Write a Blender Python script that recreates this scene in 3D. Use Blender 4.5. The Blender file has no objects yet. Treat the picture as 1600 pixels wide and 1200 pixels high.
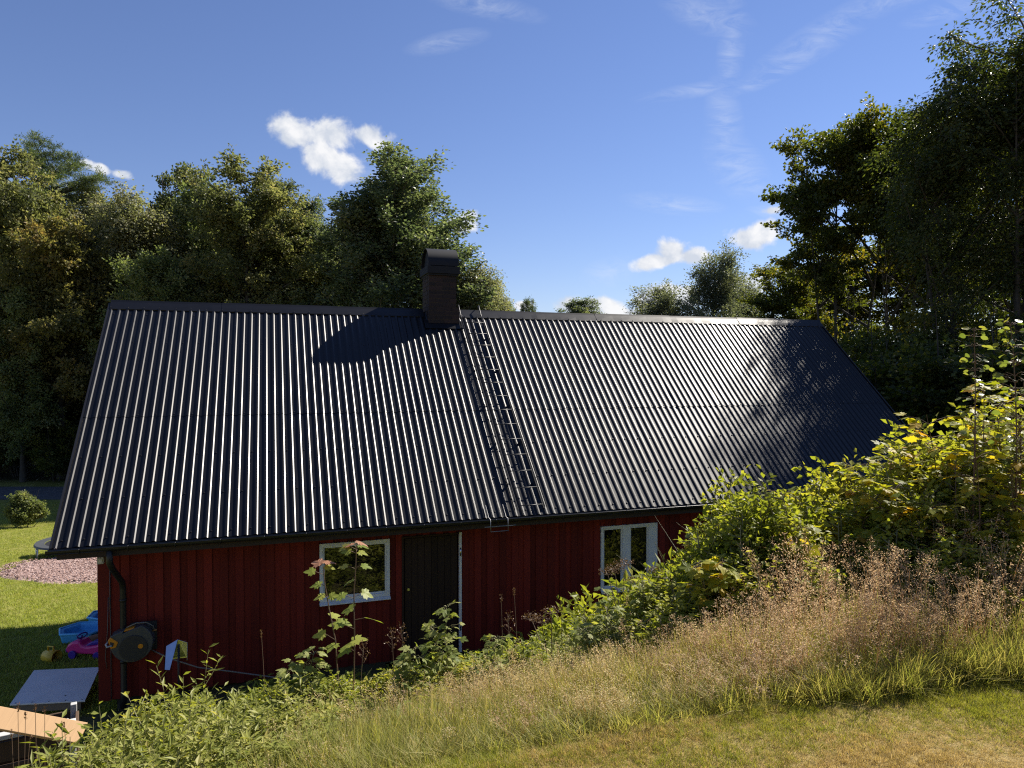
import bpy, math, random
import numpy as np
from mathutils import Vector, Matrix, Quaternion

R = math.radians
SC = bpy.context.scene
COL = SC.collection
rng = np.random.default_rng(7)
random.seed(7)

# ------------------------------------------------------------------ camera, sky, sun, exposure
SUN = Vector((0.574, 0.478, 0.665)).normalized()
SUN_EL = math.asin(SUN.z)
SUN_AZ = math.atan2(SUN.x, SUN.y)
EYE = 4.8
cam = bpy.data.cameras.new('camera')
cam.sensor_width = 36.0
cam.lens = 36.0 * 1106.7 / 1600.0
cam.clip_end = 2000.0
camo = bpy.data.objects.new('camera', cam)
camo.location = (0, 0, EYE)
camo.rotation_euler = (R(90 - 1.073), 0, 0)
COL.objects.link(camo)
SC.camera = camo

SKY_STRENGTH = 0.054
sun = bpy.data.lights.new('sun', 'SUN')
sun.energy = 5.0
sun.angle = R(0.7)
sun.color = (1.0, 0.93, 0.82)
suno = bpy.data.objects.new('sun', sun)
suno.rotation_euler = (-SUN).to_track_quat('-Z', 'Y').to_euler()
suno.location = (20, 20, 40)
COL.objects.link(suno)
SC.view_settings.view_transform = 'Standard'
SC.view_settings.look = 'None'
SC.view_settings.exposure = 1.0
SC.view_settings.gamma = 1.0
SC.view_settings.use_curve_mapping = False
SC.cycles.pixel_filter_type = 'BLACKMAN_HARRIS'
SC.cycles.filter_width = 1.2
cy = SC.cycles
cy.max_bounces = 8
cy.diffuse_bounces = 5
cy.use_adaptive_sampling = False
cy.glossy_bounces = 3
cy.transmission_bounces = 4
cy.transparent_max_bounces = 6
cy.caustics_reflective = False
cy.caustics_refractive = False
cy.sample_clamp_indirect = 4.0
cy.use_denoising = False
try:
    cy.denoiser = 'OPENIMAGEDENOISE'
    cy.denoising_input_passes = 'RGB_ALBEDO_NORMAL'
except Exception:
    pass


class NT:
    """small helper to write node trees"""
    def __init__(self, tree):
        self.t = tree
        self.n = tree.nodes
        self.l = tree.links

    def node(self, typ, **kw):
        nd = self.n.new(typ)
        for k, v in kw.items():
            setattr(nd, k, v)
        return nd

    def set(self, sock, v):
        if hasattr(v, 'is_output') or isinstance(v, bpy.types.NodeSocket):
            self.l.new(v, sock)
        elif v is not None:
            sock.default_value = v

    def math(self, op, a, b=None, c=None, clamp=False):
        nd = self.node('ShaderNodeMath', operation=op, use_clamp=clamp)
        self.set(nd.inputs[0], a)
        if b is not None:
            self.set(nd.inputs[1], b)
        if c is not None:
            self.set(nd.inputs[2], c)
        return nd.outputs[0]

    def vmath(self, op, a, b=None):
        nd = self.node('ShaderNodeVectorMath', operation=op)
        self.set(nd.inputs[0], a)
        if b is not None:
            self.set(nd.inputs[1], b)
        return nd.outputs[0]

    def noise(self, vec, scale, detail=4.0, rough=0.55, dist=0.0):
        nd = self.node('ShaderNodeTexNoise')
        if vec is not None:
            self.l.new(vec, nd.inputs['Vector'])
        nd.inputs['Scale'].default_value = scale
        nd.inputs['Detail'].default_value = detail
        nd.inputs['Roughness'].default_value = rough
        nd.inputs['Distortion'].default_value = dist
        return nd.outputs['Fac']

    def ramp(self, fac, stops, interp='LINEAR'):
        nd = self.node('ShaderNodeValToRGB')
        cr = nd.color_ramp
        cr.interpolation = interp
        while len(cr.elements) < len(stops):
            cr.elements.new(0.5)
        for e, (p, c) in zip(cr.elements, stops):
            e.position = p
            e.color = (c[0], c[1], c[2], 1.0) if not isinstance(c, (int, float)) else (c, c, c, 1)
        self.l.new(fac, nd.inputs[0])
        return nd.outputs[0]

    def mix(self, fac, a, b, blend='MIX'):
        nd = self.node('ShaderNodeMix', data_type='RGBA', blend_type=blend)
        self.set(nd.inputs[0], fac)
        ia, ib = nd.inputs[6], nd.inputs[7]
        self.set(ia, a if not isinstance(a, tuple) else (*a[:3], 1))
        self.set(ib, b if not isinstance(b, tuple) else (*b[:3], 1))
        return nd.outputs[2]

    def maprange(self, v, a, b, c, d, smooth=False):
        nd = self.node('ShaderNodeMapRange')
        if smooth:
            nd.interpolation_type = 'SMOOTHSTEP'
        self.set(nd.inputs[0], v)
        for i, x in enumerate((a, b, c, d)):
            nd.inputs[i + 1].default_value = x
        return nd.outputs[0]


# ---- world: Nishita sky with cumulus and cirrus laid out by direction
world = bpy.data.worlds.new('World')
SC.world = world
world.use_nodes = True
w = NT(world.node_tree)
w.n.clear()
sky = w.node('ShaderNodeTexSky', sky_type='NISHITA')
sky.sun_disc = False
sky.sun_elevation = SUN_EL
sky.sun_rotation = SUN_AZ
sky.altitude = 0
sky.air_density = 1.12
sky.dust_density = 0.0
sky.ozone_density = 4.2
tc = w.node('ShaderNodeTexCoord')
sep = w.node('ShaderNodeSeparateXYZ')
w.l.new(tc.outputs['Generated'], sep.inputs[0])
dy = w.math('MAXIMUM', sep.outputs[1], 0.02)
gx = w.math('DIVIDE', sep.outputs[0], dy)
gz_ = w.math('DIVIDE', sep.outputs[2], dy)
front = w.math('GREATER_THAN', sep.outputs[1], 0.05)
cmb = w.node('ShaderNodeCombineXYZ')
w.l.new(gx, cmb.inputs[0])
w.l.new(gz_, cmb.inputs[1])
gv = cmb.outputs[0]


def cloud_xy(px, py):
    return (px - 800) / 1106.7, (579.3 - py) / 1106.7


def blob(px, py, rx, ry, ang=0.0):
    """1 at centre, 0 at the rim of an ellipse in tangent space (direction), negative outside"""
    cx, cz = cloud_xy(px, py)
    rx, ry = rx / 1106.7, ry / 1106.7
    a = w.math('SUBTRACT', gx, cx)
    b = w.math('SUBTRACT', gz_, cz)
    ca, sa = math.cos(ang), math.sin(ang)
    u = w.math('ADD', w.math('MULTIPLY', a, ca / rx), w.math('MULTIPLY', b, sa / rx))
    v = w.math('ADD', w.math('MULTIPLY', a, -sa / ry), w.math('MULTIPLY', b, ca / ry))
    d = w.math('SQRT', w.math('ADD', w.math('MULTIPLY', u, u), w.math('MULTIPLY', v, v)))
    return w.math('SUBTRACT', 1.0, d)


CUMULUS = [
    # px, py, rx, ry, angle
    (468, 212, 50, 30, -0.1), (520, 215, 60, 34, -0.15), (505, 245, 52, 32, -0.5), (575, 215, 42, 22, -0.2), (535, 262, 40, 30, -0.8),
    (732, 348, 21, 19, 0.0), (718, 352, 18, 12, 0.0),
    (1018, 409, 34, 15, 0.25), (1050, 396, 34, 24, 0.1), (1078, 402, 30, 17, -0.1), (1040, 408, 48, 13, 0.1),
    (1165, 374, 38, 22, -0.2), (1180, 370, 40, 16, 0.2), (1195, 360, 30, 24, 0.3), (1205, 330, 22, 8, 0.1),
    (885, 478, 34, 20, 0.0), (930, 482, 60, 17, 0.0), (1015, 468, 40, 22, 0.2), (1060, 462, 40, 24, 0.0), (985, 490, 60, 14, 0),
    (1150, 452, 60, 22, 0.1), (820, 478, 18, 9, 0.0),
    (140, 258, 14, 9, -0.3), (160, 266, 22, 9, -0.3), (195, 274, 22, 10, -0.2),
    (310, 282, 10, 6, 0), (-150, 420, 90, 40, 0.1), (1900, 420, 120, 46, 0.0), (-420, 470, 120, 40, 0.0), (2300, 300, 160, 60, 0.1),
]
acc = None
for b_ in CUMULUS:
    e = blob(b_[0], b_[1], b_[2] * 1.14, b_[3] * 1.14, b_[4])
    acc = e if acc is None else w.math('SMOOTH_MAX', acc, e, 0.25)
n1 = w.noise(gv, 17.0, 9.0, 0.58, 0.25)
n2 = w.noise(gv, 7.0, 3.0, 0.5, 0.0)
dens = w.math('ADD', acc, w.math('MULTIPLY', w.math('SUBTRACT', n1, 0.5), 2.1))
dens = w.math('ADD', dens, w.math('MULTIPLY', w.math('SUBTRACT', n2, 0.5), 0.5))
cum = w.maprange(dens, 0.08, 0.55, 0.0, 0.97, smooth=True)
# shading of the cumulus: offset density towards the sun
offv = w.node('ShaderNodeVectorMath', operation='ADD')
w.l.new(gv, offv.inputs[0])
offv.inputs[1].default_value = (0.010, 0.014, 0)
n1b = w.noise(offv.outputs[0], 17.0, 9.0, 0.58, 0.25)
shade = w.maprange(w.math('SUBTRACT', n1, n1b), -0.10, 0.14, 0.0, 1.0)
cum_col = w.mix(shade, (0.66, 0.71, 0.80), (0.97, 0.97, 0.98))
# cirrus wisps
CIRRUS = [(1290, 55, 120, 16, 0.55), (1390, 5, 90, 12, 0.35), (1215, 115, 90, 8, 0.45), (1105, 30, 60, 18, -0.35), (1140, 75, 16, 60, -0.1),
          (1130, 200, 22, 50, 0.1), (1150, 262, 30, 40, 0.7), (1175, 290, 30, 12, -0.5), (700, 70, 50, 10, 0.2), (955, 425, 36, 14, 0.2),
          (1210, 330, 40, 9, 0.1), (1080, 145, 70, 7, 0.15), (760, 15, 70, 12, -0.2), (1480, 20, 60, 10, 0.3), (1050, 320, 60, 10, -0.1), (600, 280, 60, 18, -0.4)]
acc2 = None
for b_ in CIRRUS:
    px, py, rx, ry, an = b_
    e = w.math('MAXIMUM', blob(px, py, rx * 1.5, ry * 1.9, an), 0.0)
    acc2 = e if acc2 is None else w.math('MAXIMUM', acc2, e)
mp = w.node('ShaderNodeMapping')
mp.inputs['Rotation'].default_value = (0, 0, R(-28))
mp.inputs['Scale'].default_value = (0.8, 2.8, 1.0)
w.l.new(gv, mp.inputs[0])
n3 = w.noise(mp.outputs[0], 14.0, 10.0, 0.70, 1.2)
cir = w.math('MULTIPLY', acc2, w.maprange(n3, 0.38, 0.72, 0.0, 1.0))
cir = w.math('MULTIPLY', cir, 0.42, clamp=True)
cum = w.math('MULTIPLY', cum, front)
cir = w.math('MULTIPLY', cir, front)
k = 0.50 / SKY_STRENGTH
cs = w.node('ShaderNodeVectorMath', operation='SCALE')
w.l.new(cum_col, cs.inputs[0])
cs.inputs['Scale'].default_value = k
tinted = w.mix(1.0, sky.outputs[0], (0.98, 0.93, 1.13), 'MULTIPLY')
col = w.mix(cir, tinted, (0.80 * k, 0.86 * k, 0.98 * k))
col = w.mix(cum, col, cs.outputs[0])
bg = w.node('ShaderNodeBackground')
bg.inputs['Strength'].default_value = SKY_STRENGTH
w.l.new(col, bg.inputs['Color'])
wo = w.node('ShaderNodeOutputWorld')
w.l.new(bg.outputs[0], wo.inputs['Surface'])


# ------------------------------------------------------------------ materials
MATS = {}


def mat(name):
    m = bpy.data.materials.new(name)
    m.use_nodes = True
    t = NT(m.node_tree)
    t.n.clear()
    out = t.node('ShaderNodeOutputMaterial')
    p = t.node('ShaderNodeBsdfPrincipled')
    t.l.new(p.outputs[0], out.inputs[0])
    t.p, t.out = p, out
    MATS[name] = m
    return m, t


def simple(name, color, rough=0.6, metal=0.0, var=0.15, scale=8.0, bump=0.0, bscale=60.0, spec=0.5, coord='Object', coat=0.0, stretch=None):
    m, t = mat(name)
    tcn = t.node('ShaderNodeTexCoord')
    vec = tcn.outputs[coord]
    if stretch:
        mp_ = t.node('ShaderNodeMapping')
        mp_.inputs['Scale'].default_value = stretch
        t.l.new(vec, mp_.inputs[0])
        vec = mp_.outputs[0]
    n = t.noise(vec, scale, 6.0, 0.6)
    lo = tuple(c * (1 - var) for c in color)
    hi = tuple(min(1, c * (1 + var)) for c in color)
    c = t.ramp(n, [(0.3, lo), (0.7, hi)])
    t.l.new(c, t.p.inputs['Base Color'])
    t.p.inputs['Roughness'].default_value = rough
    t.p.inputs['Metallic'].default_value = metal
    t.p.inputs['Specular IOR Level'].default_value = spec
    t.p.inputs['Coat Weight'].default_value = coat
    if bump:
        nb = t.noise(vec, bscale, 5.0, 0.6)
        b = t.node('ShaderNodeBump')
        b.inputs['Strength'].default_value = bump
        b.inputs['Distance'].default_value = 0.01
        t.l.new(nb, b.inputs['Height'])
        t.l.new(b.outputs[0], t.p.inputs['Normal'])
    return m


def leaf_mat(name, stops, trans=0.35, rough=0.45, tcol=1.0, src='attr', tmul=(1.15, 1.2, 0.5), spec=0.35):
    """foliage: diffuse + gloss, with light coming through the blade"""
    m, t = mat(name)
    if src == 'attr':
        a = t.node('ShaderNodeAttribute')
        a.attribute_name = 'tint'
        fac = a.outputs['Fac']
    else:
        oi = t.node('ShaderNodeObjectInfo')
        fac = oi.outputs['Random']
        if src == 'both':
            a = t.node('ShaderNodeAttribute')
            a.attribute_name = 'tint'
            fac = t.math('ADD', t.math('MULTIPLY', fac, 0.45), t.math('MULTIPLY', a.outputs['Fac'], 0.55))
    c = t.ramp(fac, stops)
    t.l.new(c, t.p.inputs['Base Color'])
    t.p.inputs['Roughness'].default_value = rough
    t.p.inputs['Specular IOR Level'].default_value = spec
    tr = t.node('ShaderNodeBsdfTranslucent')
    c2 = t.mix(1.0, c, (tmul[0] * tcol, tmul[1] * tcol, tmul[2] * tcol), 'MULTIPLY')
    t.l.new(c2, tr.inputs[0])
    mx = t.node('ShaderNodeMixShader')
    mx.inputs[0].default_value = trans
    t.l.new(t.p.outputs[0], mx.inputs[1])
    t.l.new(tr.outputs[0], mx.inputs[2])
    t.l.new(mx.outputs[0], t.out.inputs[0])
    return m


# roof paint: dark coated steel with faint dust
def roof_mat():
    m, t = mat('coated_steel')
    tcn = t.node('ShaderNodeTexCoord')
    n = t.noise(tcn.outputs['Object'], 3.0, 6.0, 0.65)
    n2 = t.noise(tcn.outputs['Object'], 90.0, 3.0, 0.6)
    c = t.ramp(n, [(0.3, (0.0038, 0.004, 0.0055)), (0.75, (0.0065, 0.0068, 0.0085))])
    t.l.new(c, t.p.inputs['Base Color'])
    r = t.math('ADD', t.maprange(n, 0.3, 0.7, 0.335, 0.385), t.maprange(n2, 0.3, 0.7, -0.02, 0.02))
    t.l.new(r, t.p.inputs['Roughness'])
    t.p.inputs['Specular IOR Level'].default_value = 0.34
    b = t.node('ShaderNodeBump')
    b.inputs['Strength'].default_value = 0.05
    b.inputs['Distance'].default_value = 0.01
    t.l.new(n, b.inputs['Height'])
    t.l.new(b.outputs[0], t.p.inputs['Normal'])
    return m


M_ROOF = roof_mat()
M_RIDGE = simple('ridge_steel', (0.006, 0.0065, 0.009), 0.38, bump=0.12, bscale=3.0, spec=0.36)
M_BLACK = simple('black_steel', (0.012, 0.012, 0.014), 0.4)
M_GALV = simple('ladder_steel', (0.022, 0.023, 0.026), 0.42, metal=0.2)
M_ZINC = simple('zinc', (0.75, 0.78, 0.82), 0.22, metal=1.0, var=0.1)


def board_mat(name, base, rough=0.75, grain=0.35):
    m, t = mat(name)
    tcn = t.node('ShaderNodeTexCoord')
    oi = t.node('ShaderNodeObjectInfo')
    off = t.node('ShaderNodeVectorMath', operation='SCALE')
    cx = t.node('ShaderNodeCombineXYZ')
    t.l.new(oi.outputs['Random'], cx.inputs[0])
    t.l.new(oi.outputs['Random'], cx.inputs[1])
    t.l.new(cx.outputs[0], off.inputs[0])
    off.inputs['Scale'].default_value = 37.0
    v = t.vmath('ADD', tcn.outputs['Object'], off.outputs[0])
    mp_ = t.node('ShaderNodeMapping')
    mp_.inputs['Scale'].default_value = (14.0, 14.0, 0.7)
    t.l.new(v, mp_.inputs[0])
    g = t.noise(mp_.outputs[0], 4.0, 6.0, 0.65, 0.3)
    n = t.noise(v, 1.6, 5.0, 0.6)
    k_ = t.math('ADD', t.math('MULTIPLY', g, 0.45), t.math('MULTIPLY', n, 0.25))
    k_ = t.math('ADD', k_, t.math('MULTIPLY', oi.outputs['Random'], 0.36))
    c = t.ramp(k_, [(0.25, tuple(x * (1 - grain) for x in base)), (0.75, tuple(min(1, x * (1 + grain)) for x in base))])
    t.l.new(c, t.p.inputs['Base Color'])
    t.p.inputs['Roughness'].default_value = rough
    t.p.inputs['Specular IOR Level'].default_value = 0.25
    b = t.node('ShaderNodeBump')
    b.inputs['Strength'].default_value = 0.25
    b.inputs['Distance'].default_value = 0.004
    t.l.new(g, b.inputs['Height'])
    t.l.new(b.outputs[0], t.p.inputs['Normal'])
    return m


M_RED = board_mat('red_paint', (0.140, 0.015, 0.010), grain=0.42)
M_DOOR = board_mat('dark_brown_paint', (0.030, 0.017, 0.012), 0.7)
M_WHITE = simple('white_paint', (0.72, 0.73, 0.74), 0.45, var=0.08, scale=5, bump=0.05)
M_DARKWOOD = simple('dark_stained_wood', (0.025, 0.014, 0.012), 0.7)
M_BRICK = None


def brick_mat():
    m, t = mat('chimney_brick')
    tcn = t.node('ShaderNodeTexCoord')
    oi = t.node('ShaderNodeObjectInfo')
    n = t.noise(tcn.outputs['Object'], 9.0, 6.0, 0.65)
    k_ = t.math('ADD', t.math('MULTIPLY', n, 0.6), t.math('MULTIPLY', oi.outputs['Random'], 0.4))
    c = t.ramp(k_, [(0.25, (0.010, 0.006, 0.006)), (0.5, (0.019, 0.010, 0.009)), (0.8, (0.036, 0.018, 0.015))])
    t.l.new(c, t.p.inputs['Base Color'])
    t.p.inputs['Roughness'].default_value = 0.85
    b = t.node('ShaderNodeBump')
    b.inputs['Strength'].default_value = 0.4
    b.inputs['Distance'].default_value = 0.006
    t.l.new(t.noise(tcn.outputs['Object'], 50.0, 5.0, 0.6), b.inputs['Height'])
    t.l.new(b.outputs[0], t.p.inputs['Normal'])
    return m


M_BRICK = brick_mat()
M_MORTAR = simple('mortar', (0.055, 0.045, 0.038), 0.9, bump=0.3)
M_CONCRETE = simple('concrete', (0.34, 0.34, 0.33), 0.85, bump=0.3)


def glass_mat():
    m, t = mat('window_glass')
    t.p.inputs['Base Color'].default_value = (0.006, 0.007, 0.007, 1)
    t.p.inputs['Roughness'].default_value = 0.015
    t.p.inputs['IOR'].default_value = 1.9
    tcn = t.node('ShaderNodeTexCoord')
    b = t.node('ShaderNodeBump')
    b.inputs['Strength'].default_value = 0.03
    b.inputs['Distance'].default_value = 0.02
    t.l.new(t.noise(tcn.outputs['Object'], 2.0, 2.0, 0.5), b.inputs['Height'])
    t.l.new(b.outputs[0], t.p.inputs['Normal'])
    return m


M_GLASS = glass_mat()
M_PIPE = simple('black_plastic', (0.010, 0.010, 0.010), 0.5)


def ground_mat():
    m, t = mat('ground_grass')
    g = t.node('ShaderNodeNewGeometry')
    pos = g.outputs['Position']
    n_big = t.noise(pos, 0.35, 5.0, 0.6)
    n_mid = t.noise(pos, 2.2, 6.0, 0.65)
    n_fine = t.noise(pos, 26.0, 6.0, 0.7)
    k_ = t.math('ADD', t.math('MULTIPLY', n_big, 0.35), t.math('ADD', t.math('MULTIPLY', n_mid, 0.35), t.math('MULTIPLY', n_fine, 0.3)))
    lawn = t.ramp(k_, [(0.30, (0.095, 0.115, 0.022)), (0.46, (0.17, 0.18, 0.040)), (0.60, (0.25, 0.23, 0.070)), (0.76, (0.31, 0.265, 0.10))])
    earth = t.ramp(k_, [(0.3, (0.040, 0.036, 0.018)), (0.55, (0.085, 0.072, 0.034)), (0.75, (0.15, 0.12, 0.06))])
    dry = t.ramp(k_, [(0.3, (0.24, 0.185, 0.07)), (0.55, (0.36, 0.27, 0.11)), (0.75, (0.46, 0.34, 0.18))])
    forest = t.ramp(k_, [(0.3, (0.016, 0.017, 0.008)), (0.7, (0.05, 0.045, 0.022))])
    a = t.node('ShaderNodeAttribute')
    a.attribute_name = 'zone'           # x bank, y forest, z dry lawn (smooth by place)
    s = t.node('ShaderNodeSeparateXYZ')
    t.l.new(a.outputs['Vector'], s.inputs[0])
    c = t.mix(s.outputs[0], lawn, earth)
    c = t.mix(s.outputs[2], c, dry)
    c = t.mix(s.outputs[1], c, forest)
    t.l.new(c, t.p.inputs['Base Color'])
    t.p.inputs['Roughness'].default_value = 0.9
    t.p.inputs['Specular IOR Level'].default_value = 0.1
    b = t.node('ShaderNodeBump')
    b.inputs['Strength'].default_value = 0.8
    b.inputs['Distance'].default_value = 0.05
    t.l.new(n_fine, b.inputs['Height'])
    t.l.new(b.outputs[0], t.p.inputs['Normal'])
    return m


M_GROUND = ground_mat()
M_ASPHALT = simple('asphalt', (0.075, 0.076, 0.08), 0.85, var=0.25, scale=1.2, bump=0.3, bscale=120)
M_BARK = simple('bark', (0.10, 0.085, 0.065), 0.9, var=0.4, scale=6, bump=0.6, bscale=25)
M_DBARK = simple('dark_bark', (0.055, 0.048, 0.038), 0.9, var=0.4, scale=6, bump=0.6, bscale=25)
M_STEM = simple('green_stem', (0.16, 0.15, 0.06), 0.6)
M_RSTEM = simple('brown_stem', (0.12, 0.075, 0.045), 0.7)

L_ASPEN = leaf_mat('aspen_leaf', [(0, (0.073, 0.102, 0.053)), (0.5, (0.139, 0.171, 0.091)), (0.85, (0.226, 0.251, 0.142)), (1, (0.306, 0.306, 0.175))], 0.55, 0.4, tmul=(1.05, 1.1, 0.6), spec=0.4, src='attr')
L_OAK = leaf_mat('oak_leaf', [(0, (0.092, 0.113, 0.044)), (0.5, (0.190, 0.203, 0.084)), (0.85, (0.29, 0.275, 0.12)), (1, (0.37, 0.31, 0.135))], 0.6, 0.45, tmul=(1.03, 1.06, 0.66), spec=0.35, src='attr')
L_BIRCH = leaf_mat('birch_leaf', [(0, (0.128, 0.146, 0.075)), (0.5, (0.232, 0.239, 0.131)), (0.85, (0.322, 0.307, 0.187)), (1, (0.389, 0.344, 0.179))], 0.6, 0.45, tmul=(1.05, 1.1, 0.6), spec=0.35, src='attr')
L_YELLOW = leaf_mat('yellowing_leaf', [(0, (0.11, 0.115, 0.04)), (0.5, (0.20, 0.19, 0.07)), (0.85, (0.28, 0.235, 0.09)), (1, (0.30, 0.21, 0.08))], 0.6, 0.45, tmul=(1.05, 1.05, 0.6), spec=0.3, src='attr')
L_GREEN = leaf_mat('green_leaf', [(0, (0.109, 0.145, 0.055)), (0.5, (0.201, 0.233, 0.097)), (0.85, (0.298, 0.306, 0.145)), (1, (0.354, 0.338, 0.161))], 0.6, 0.45, tmul=(1.05, 1.1, 0.6), spec=0.35, src='attr')
L_PINE = leaf_mat('pine_needle', [(0.0, (0.069, 0.099, 0.044)), (0.6, (0.141, 0.188, 0.083)), (1, (0.234, 0.265, 0.124))], 0.3)
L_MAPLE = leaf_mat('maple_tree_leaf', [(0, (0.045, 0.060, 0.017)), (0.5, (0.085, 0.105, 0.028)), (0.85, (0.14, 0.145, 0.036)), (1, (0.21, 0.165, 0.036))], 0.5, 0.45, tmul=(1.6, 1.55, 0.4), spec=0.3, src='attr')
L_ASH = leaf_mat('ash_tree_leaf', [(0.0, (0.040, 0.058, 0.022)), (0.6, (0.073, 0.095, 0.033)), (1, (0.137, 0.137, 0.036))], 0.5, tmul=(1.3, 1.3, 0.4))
L_WILLOW = leaf_mat('willow_tree_leaf', [(0, (0.106, 0.125, 0.079)), (0.6, (0.191, 0.205, 0.132)), (1, (0.304, 0.304, 0.205))], 0.5, 0.45, tmul=(1.05, 1.1, 0.6), spec=0.35, src='attr')
L_SAPL = leaf_mat('sapling_leaf', [(0, (0.15, 0.19, 0.022)), (0.45, (0.3, 0.31, 0.035)), (0.8, (0.44, 0.39, 0.04)), (0.95, (0.52, 0.37, 0.04)), (1, (0.5, 0.25, 0.05))], 0.58, 0.5, tmul=(1.25, 1.2, 0.4), spec=0.2, src='rand')
L_SYC = leaf_mat('sycamore_leaf', [(0, (0.2, 0.25, 0.05)), (0.6, (0.32, 0.35, 0.07)), (1, (0.42, 0.41, 0.11))], 0.5, 0.45, tmul=(1.2, 1.2, 0.4), spec=0.25, src='rand')
L_PINK = leaf_mat('reddened_leaf', [(0.0, (0.36, 0.17, 0.09)), (1, (0.42, 0.23, 0.14))], 0.35, src='rand', rough=0.4, tmul=(1.2, 0.9, 0.6))
L_ORANGE = leaf_mat('orange_leaf', [(0.0, (0.42, 0.24, 0.02)), (1, (0.50, 0.28, 0.03))], 0.4, src='rand')
L_SHOOT = leaf_mat('shoot_leaf', [(0, (0.16, 0.19, 0.035)), (0.5, (0.29, 0.31, 0.07)), (0.85, (0.42, 0.4, 0.13)), (1, (0.5, 0.42, 0.13))], 0.5, 0.45, tmul=(1.15, 1.15, 0.45), spec=0.2, src='both')
L_WEED = leaf_mat('weed_leaf', [(0, (0.14, 0.18, 0.03)), (0.5, (0.28, 0.305, 0.055)), (0.85, (0.43, 0.41, 0.085)), (1, (0.53, 0.43, 0.09))], 0.55, 0.45, tmul=(1.2, 1.2, 0.4), spec=0.18, src='both')
L_ROUND = leaf_mat('round_leaf', [(0.0, (0.117, 0.156, 0.039)), (0.6, (0.208, 0.234, 0.072)), (1, (0.338, 0.312, 0.078))], 0.5, src='rand', rough=0.35, spec=0.3)
L_CURRANT = leaf_mat('crinkled_leaf', [(0, (0.150, 0.190, 0.055)), (0.6, (0.250, 0.280, 0.090)), (1, (0.360, 0.360, 0.130))], 0.5, 0.45, tmul=(1.2, 1.2, 0.45), spec=0.12, src='rand')
L_GRASS = leaf_mat('grass_blade', [(0, (0.17, 0.205, 0.04)), (0.4, (0.28, 0.29, 0.075)), (0.75, (0.44, 0.375, 0.145)), (1, (0.56, 0.45, 0.24))], 0.56, 0.5, tmul=(1.12, 1.08, 0.6), spec=0.15, src='both')
L_LAWN = leaf_mat('lawn_blade', [(0.0, (0.30, 0.24, 0.075)), (0.4, (0.47, 0.365, 0.13)), (0.75, (0.60, 0.455, 0.21)), (1, (0.70, 0.54, 0.31))], 0.45, 0.55, tmul=(1.05, 0.99, 0.75), spec=0.12, src='both')
L_LAWNG = leaf_mat('green_lawn_blade', [(0.0, (0.176, 0.209, 0.034)), (0.5, (0.311, 0.311, 0.061)), (1, (0.486, 0.405, 0.121))], 0.45, src='both', rough=0.55, spec=0.15, tmul=(1.1, 1.1, 0.5))
L_FARLAWN = leaf_mat('far_lawn_blade', [(0.0, (0.209, 0.272, 0.051)), (0.5, (0.345, 0.376, 0.084)), (1, (0.543, 0.491, 0.167))], 0.45, src='both', rough=0.55, spec=0.2)
L_PANICLE = leaf_mat('grass_panicle', [(0.0, (0.42, 0.30, 0.17)), (0.5, (0.57, 0.42, 0.265)), (1, (0.70, 0.56, 0.39))], 0.55, 0.6, tmul=(1.08, 1.0, 0.85), spec=0.1, src='both')
L_STRAW = leaf_mat('straw_panicle', [(0.0, (0.44, 0.36, 0.17)), (0.5, (0.62, 0.50, 0.28)), (1, (0.76, 0.65, 0.43))], 0.52, 0.6, tmul=(1.05, 1.0, 0.78), spec=0.1, src='both')
L_DRIED = leaf_mat('dried_seed', [(0.0, (0.10, 0.055, 0.03)), (1, (0.22, 0.12, 0.06))], 0.2, src='both')


# ------------------------------------------------------------------ mesh helpers
def link(o, parent=None):
    COL.objects.link(o)
    if parent is not None:
        o.parent = parent
    return o


def tag(o, label, cat, group=None, kind=None):
    o['label'] = label
    o['category'] = cat
    if group:
        o['group'] = group
    if kind:
        o['kind'] = kind
    return o


def empty(name, loc=(0, 0, 0), rz=0.0, parent=None):
    o = bpy.data.objects.new(name, None)
    o.empty_display_size = 0.2
    o.location = loc
    o.rotation_euler = (0, 0, rz)
    return link(o, parent)


def np_mesh(name, V, F, mats, tint=None, smooth=False, matidx=None):
    """V (n,3), F (m,k) one face size or list of such arrays"""
    me = bpy.data.meshes.new(name)
    if not isinstance(F, list):
        F = [F]
    F = [np.asarray(f, dtype=np.int32) for f in F if len(f)]
    V = np.asarray(V, dtype=np.float32)
    me.vertices.add(len(V))
    me.vertices.foreach_set('co', V.ravel())
    tot = np.concatenate([np.full(len(f), f.shape[1], dtype=np.int32) for f in F])
    loops = np.concatenate([f.ravel() for f in F])
    starts = np.concatenate([[0], np.cumsum(tot)[:-1]]).astype(np.int32)
    me.loops.add(len(loops))
    me.loops.foreach_set('vertex_index', loops)
    me.polygons.add(len(tot))
    me.polygons.foreach_set('loop_start', starts)
    me.polygons.foreach_set('loop_total', tot)
    if matidx is not None:
        me.polygons.foreach_set('material_index', np.asarray(matidx, dtype=np.int32))
    me.polygons.foreach_set('use_smooth', np.full(len(tot), bool(smooth)))
    me.update(calc_edges=True)
    for m in (mats if isinstance(mats, (list, tuple)) else [mats]):
        me.materials.append(m)
    if tint is not None:
        a = me.attributes.new('tint', 'FLOAT', 'FACE')
        a.data.foreach_set('value', np.asarray(tint, dtype=np.float32))
    return me


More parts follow.
